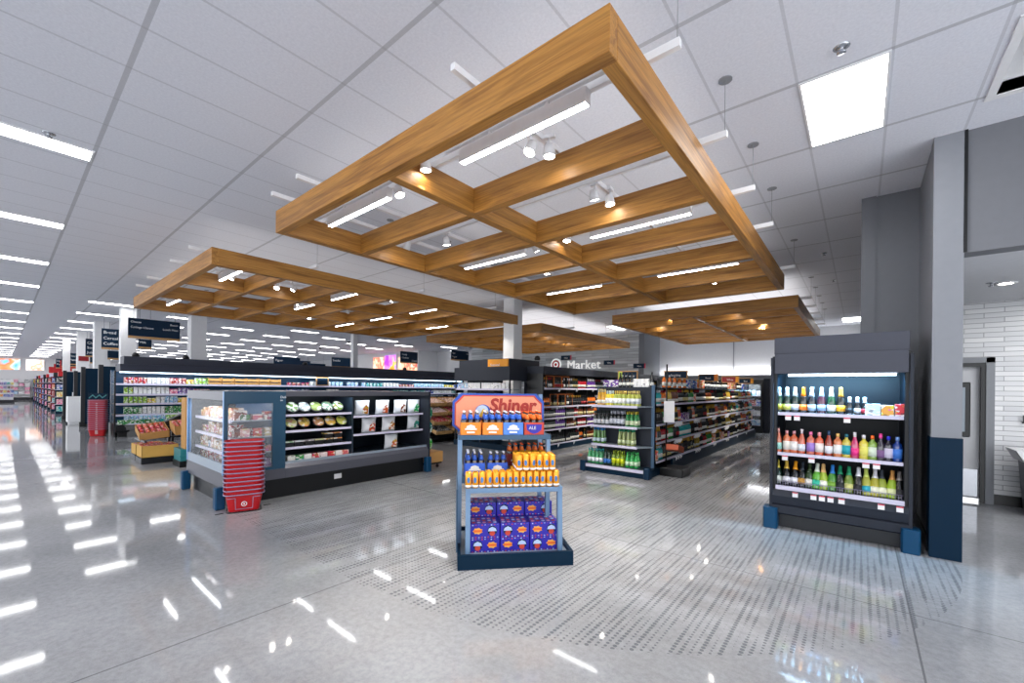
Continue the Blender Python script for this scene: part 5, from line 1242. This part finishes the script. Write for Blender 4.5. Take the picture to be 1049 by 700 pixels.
# ------------------------------------------------------------------ row ends to the left (gondolas receding)
rows = [(-20.1, 'navy2', 2.3, 'first', 2.12), (-23.4, 'navy2', 2.3, 'second', 1.98), (-26.5, 'navy2', 2.2, 'third', 2.02), (-28.7, 'navy2', 2.25, 'fourth', 1.84)]
for x, mk, h, nn, y0_ in rows:
    t = thing('freezer_end', 'dark navy upright freezer end, %s one beyond the chilled run' % nn, 'freezer', (x, 0, 0))
    obj('cabinet', MB().box(-.6, 0, y0_+.12, y0_+1.1, .12, h), M[mk], t); obj('end_post', MB().box(-.12, .03, y0_, y0_+.12, .12, h+.05), M['char2'], t)
    obj('kick', MB().box(-.55, -.02, y0_+.05, y0_+1.1, 0, .12), M['black'], t)
    obj('corner_guard', MB().box(-.1, .06, y0_-.04, y0_+.12, 0.0, .2, b=.01), M['black'], t)
    obj('notice', MB().box(.001, .006, y0_+.3, y0_+.45, 1.1, 1.28), M['tagm'], t)
tag(obj('ice_chest', MB().box(-.5, .0, 0, .55, .08, 1.15, b=.02).box(-.45, -.05, .05, .5, 0, .08), M['white'], loc=(-25.3, 1.75, 0)), 'white chest with red stripe standing by the dark freezer ends', 'freezer')
tag(obj('wall_phone_sign', MB().box(-.01, .01, -.18, .18, -.12, .12), M['redd'], loc=(-29.95, 2.62, 2.95)), 'small dark red sign on the distant white column', 'sign')
gx = -34.0
pal = ['blue', 'teal', 'purple', 'orange', 'red', 'blue', 'yellow', 'pink', 'purple', 'black']
for k in range(9):
    x = gx-k*3.2
    nn = ('first', 'second', 'third', 'fourth', 'fifth', 'sixth', 'seventh', 'eighth', 'ninth')[k]
    t = thing('gondola', 'colourful stocked aisle end, %s past the freezer ends' % nn, 'shelving', (x, 1.9, 0))
    obj('base', MB().box(-.5, 0, 0, 1.6, 0, .15), M['navy2'], t); obj('back_panel', MB().box(-.5, -.45, 0, 1.6, .15, 2.1), M[('navy2', 'redd', 'char2')[k % 3]], t)
    for z in (.55, .95, 1.35, 1.75): obj('shelf', MB().box(-.45, 0, 0, 1.6, z-.02, z), M['edge'], t)
    obj('topper', MB().box(-.4, 0, .1, 1.0, 2.1, 2.35), M[('red', 'char2', 'edge')[k % 3]], t)
    for z in (.151, .551, .951, 1.351, 1.751):
        c = R.choice(pal)
        for i in range(4):
            o = put('packet', box_mesh(.34, .2, .28), None, (x-.14, 2.12+i*.38, z), (0, 0, PI/2), lin(CN[R.choice((c, c, R.choice(pal)))]))
            l_ = 'printed packet stacked on the %s aisle end past the freezers' % nn
            tag(o, l_, 'packet', l_)
# round display and wall shelving far left
t = thing('display_tower', 'white square display tower on a dark base standing in the far left aisle', 'display stand', (-58, .32, 0))
obj('base', MB().box(-.6, .6, -.45, .45, 0, .22, b=.05), M['char2'], t); obj('core', MB().box(-.45, .45, -.38, .38, .22, 2.0), M['white'], t)
for z in (.5, .85, 1.2, 1.55): obj('shelf', MB().box(.45, .62, -.38, .38, z-.02, z), M['edge'], t)
for z in (.501, .851, 1.201, 1.551):
    for i in range(4):
        o = put('packet', box_mesh(.18, .12, .22), None, (-57.47, .02+i*.2, z), (0, 0, PI/2), lin(CN[R.choice(pal)]))
        tag(o, 'small printed packet on the white display tower', 'packet', 'packets on the display tower')
for k in range(5):
    y = -.6+k*1.3
    t = thing('wall_shelving', 'white wall shelving bay far away under the murals, %s from the left' % ('first', 'second', 'third', 'fourth', 'fifth')[k], 'shelving', (XL+.02, y, 0))
    obj('back_panel', MB().box(0, .05, 0, 1.25, 0, 2.3), M['wall_bright'], t); obj('base', MB().box(.05, .55, 0, 1.25, 0, .25), M['char2'], t)
    for z in (.6, 1.0, 1.4, 1.8): obj('shelf', MB().box(.05, .45, 0, 1.25, z-.03, z), M['white'], t)
    for z in (.601, 1.001, 1.401, 1.801):
        for i in range(3):
            o = put('packet', box_mesh(.34, .2, .28), None, (XL+.32, y+.22+i*.4, z), (0, 0, PI/2), lin(CN[R.choice(('white', 'grey', 'purple', 'white', 'pink', 'light blue'))]))
            tag(o, 'pale packet on the far wall shelving under the murals', 'packet', 'packets on the far wall shelving')
# murals (plain colour stand-ins on the wall)
def m_mural(name, cols, scale, es=.8):
    m, nt, b = newmat(name); E.nt = nt
    tc, x, y, z = xyz(nt)
    n = noise(nt, tc.outputs['Object'], scale, 1.5)
    c = ramp(nt, n.outputs['Fac'], cols); nt.links.new(c, b.inputs['Base Color'])
    nt.links.new(c, b.inputs['Emission Color']); b.inputs['Emission Strength'].default_value = es; return m
def mural(y0, y1, z0, z1, x, mt, label, front=False):
    t = thing('backlit_mural', label, 'mural', (y0, x, z0) if front else (x, y0, z0), -PI/2 if front else 0)
    obj('lightbox_frame', MB().box(0, .04, -.06, y1-y0+.06, -.06, z1-z0+.06), M['white'], t)
    obj('printed_face', MB().box(.041, .06, 0, y1-y0, 0, z1-z0), mt, t)
mural(-1.4, 1.22, 3.05, 4.15, XL, m_mural('mural_blue_orange', [(.3, '#3a9fd0'), (.45, '#bfe2ee'), (.52, '#f0a070'), (.62, '#e87a4a'), (.75, '#6fc4dc')], .9), 'blue and orange mural high on the far left wall')
mural(1.62, 2.85, 3.05, 4.15, XL, m_mural('mural_peach', [(.35, '#ffffff'), (.5, '#f7e6dc'), (.6, '#e8a080'), (.7, '#f6d6c4')], 1.6), 'white and peach mural on the far left wall right of the blue one')
mural(-29.6, -28.1, 2.5, 4.0, 18.7, m_mural('mural_peach_red', [(.35, '#ffd9c0'), (.5, '#f0916a'), (.6, '#e0605a'), (.72, '#f8e0b0')], 2.2), 'peach and red poster above the chilled run header', True)
mural(-28.05, -26.6, 2.5, 4.1, 18.7, m_mural('mural_purple', [(.36, '#a93ad8'), (.5, '#d08af0'), (.56, '#f0c04a'), (.7, '#e8902a')], 1.4), 'purple and gold poster above the chilled run header', True)
mural(-26.3, -24.1, 2.5, 3.9, 18.7, m_mural('mural_cream', [(.35, '#f8dcb8'), (.5, '#f0a884'), (.62, '#d8483c'), (.72, '#f4e2c0')], 2.0), 'cream and red poster right of the purple one above the chilled run', True)

# ------------------------------------------------------------------ hanging aisle signs
def hang(x, y, z, w, h, lines, label, tan=True, ts=.12):
    """faces +X, runs along Y"""
    t = thing('hanging_sign', label, 'sign', (x, y, z), PI/2)
    obj('sign_board', MB().box(0, w, -.03, .03, .0, h, b=.004), M['signnavy'], t)
    if tan: obj('wood_edge', MB().box(0, w, -.035, .035, -.07, -.002), M['signtan'], t)
    obj('suspension', MB().cyl((w*.1, 0, h), (w*.1, 0, CEIL-z), .006, 6).cyl((w*.9, 0, h), (w*.9, 0, CEIL-z), .006, 6), M['steel'], t)
    for s_, px, pz, al in lines: text(s_, ts, M['white'], t, (px, -.034, pz), RY, .002, align=al)
    return t
hang(-17.0, 2.42, 3.16, 1.25, .54, [('Cheese', .05, .40, 'LEFT'), ('Cottage Cheese', .05, .24, 'LEFT'), ('Bacon', 1.2, .40, 'RIGHT'), ('Lunch Meat', 1.2, .24, 'RIGHT')], 'large navy hanging sign reading Cottage Cheese and Lunch Meat', ts=.082)
hang(-19.3, 3.02, 3.0, .35, .26, [('Milk', .03, .12, 'LEFT')], 'small navy sign hanging below the large Cottage Cheese sign', ts=.1)
hang(-23.2, 2.52, 3.15, .75, .75, [('Bread', .05, .55, 'LEFT'), ('Cereal', .05, .32, 'LEFT'), ('Coffee', .05, .1, 'LEFT')], 'navy three line hanging sign left of the white column', ts=.16)
hang(-24.5, 2.85, 2.8, .6, .3, [], 'small navy sign hanging below the three line sign')
hang(-28.5, 2.55, 3.05, .5, .8, [('Chips', .05, .55, 'LEFT'), ('Soda', .05, .32, 'LEFT'), ('Juice', .05, .1, 'LEFT')], 'navy three line hanging sign between two white columns', ts=.16)
for i, (x, y) in enumerate(((-36, 2.9), (-40, 2.8), (-45, 2.8), (-50, 2.8))):
    hang(x, y, 3.0, 1.0, .7, [('Home', .05, .45, 'LEFT'), ('Pets', .05, .2, 'LEFT')], 'distant navy hanging sign, %s of the receding row' % ('nearest', 'second', 'third', 'farthest')[i], ts=.18)
for i, x in enumerate((-48, -54, -60)):
    o = obj('red_hanging_sign', MB().box(0, 1.1, -.03, .03, 0, .6), M['red'], loc=(x, 2.9, 2.9-.1*i), rot=(0, 0, PI/2)); tag(o, 'red hanging aisle sign, %s of three in the far left' % ('nearest', 'middle', 'farthest')[i], 'sign')
hang(-25, 12.9, 2.95, 1.4, .55, [('Snacks', .05, .3, 'LEFT')], 'dark hanging sign left of the peach poster', ts=.18)
hang(-22.0, 15.75, 3.28, 1.3, .66, [('Candy', .1, .42, 'LEFT'), ('Cookies', .1, .22, 'LEFT'), ('Crackers', 1.4, .06, 'RIGHT')], 'dark hanging sign between the purple and cream posters', ts=.15)
hang(-17.3, 15.7, 3.28, 1.3, .5, [('Eggs', .05, .3, 'LEFT'), ('Butter', 1.45, .3, 'RIGHT'), ('Yogurt', .05, .1, 'LEFT')], 'dark hanging sign left of the drinks unit header', ts=.12)
for i, (x, y) in enumerate(((-30, 11.5), (-33, 13.6), (-36, 16.3))):
    hang(x, y, 3.05, 1.7, .6, [('Paper', .1, .3, 'LEFT')], 'small dark hanging sign over the far aisles, %s from the left' % ('first', 'second', 'third')[i], ts=.2)

# ------------------------------------------------------------------ counter and bin at the right edge
t = thing('waste_bin', 'grey cabinet bin with white flared top cut by the right edge of the picture', 'bin', (2.09, 9.2, 0))
obj('body', MB().prism([(-.25, 0), (.3, 0), (.34, .72), (-.30, .72)], -.25, .25, plane='xz'), M['case'], t)
obj('top', MB().prism([(-.34, .74), (.38, .74), (.40, .90), (-.42, .90)], -.3, .3, plane='xz'), M['white'], t)
obj('opening_panel', MB().box(-.1, .25, -.262, -.25, .45, .65), M['navy'], t)
tag(obj('wall_hook', MB().box(-.01, .01, -.05, 0, 0, .02).box(-.01, .01, -.05, -.04, 0, .12), M['blackm'], loc=(1.87, 9.65, 1.25)), 'small dark hook on the white brick wall above the bin', 'hook')

# ------------------------------------------------------------------ light and camera
for a, b_, e_ in (((-4.4, 4.6), (6, 6), 0),):
    pass
w = bpy.data.worlds.new('world'); bpy.context.scene.world = w; w.use_nodes = True
bg = w.node_tree.nodes['Background']; bg.inputs[0].default_value = (.93, .96, 1, 1); bg.inputs[1].default_value = 1.75

T = .6898; RO = .011
right = Vector((cos(T), sin(T), 0)); up = Vector((0, 0, 1)); fwd = Vector((-sin(T), cos(T), 0))
r2 = right*cos(RO)+up*sin(RO); u2 = up*cos(RO)-right*sin(RO)
cam = bpy.data.cameras.new('camera'); co = bpy.data.objects.new('camera', cam); COL.objects.link(co)
m4 = Matrix.Identity(4)
for i in range(3): m4[i][0] = r2[i]; m4[i][1] = u2[i]; m4[i][2] = -fwd[i]
m4[2][3] = H
co.matrix_world = m4
cam.sensor_fit = 'HORIZONTAL'; cam.sensor_width = 36; cam.lens = 431.85/1049*36; cam.shift_y = (398.39-350)/1049; cam.clip_end = 300; cam.clip_start = .05
sc = bpy.context.scene; sc.camera = co
sc.view_settings.view_transform = 'Standard'; sc.view_settings.look = 'None'; sc.view_settings.gamma = 1
sc.view_settings.use_curve_mapping = False; sc.view_settings.exposure = .75
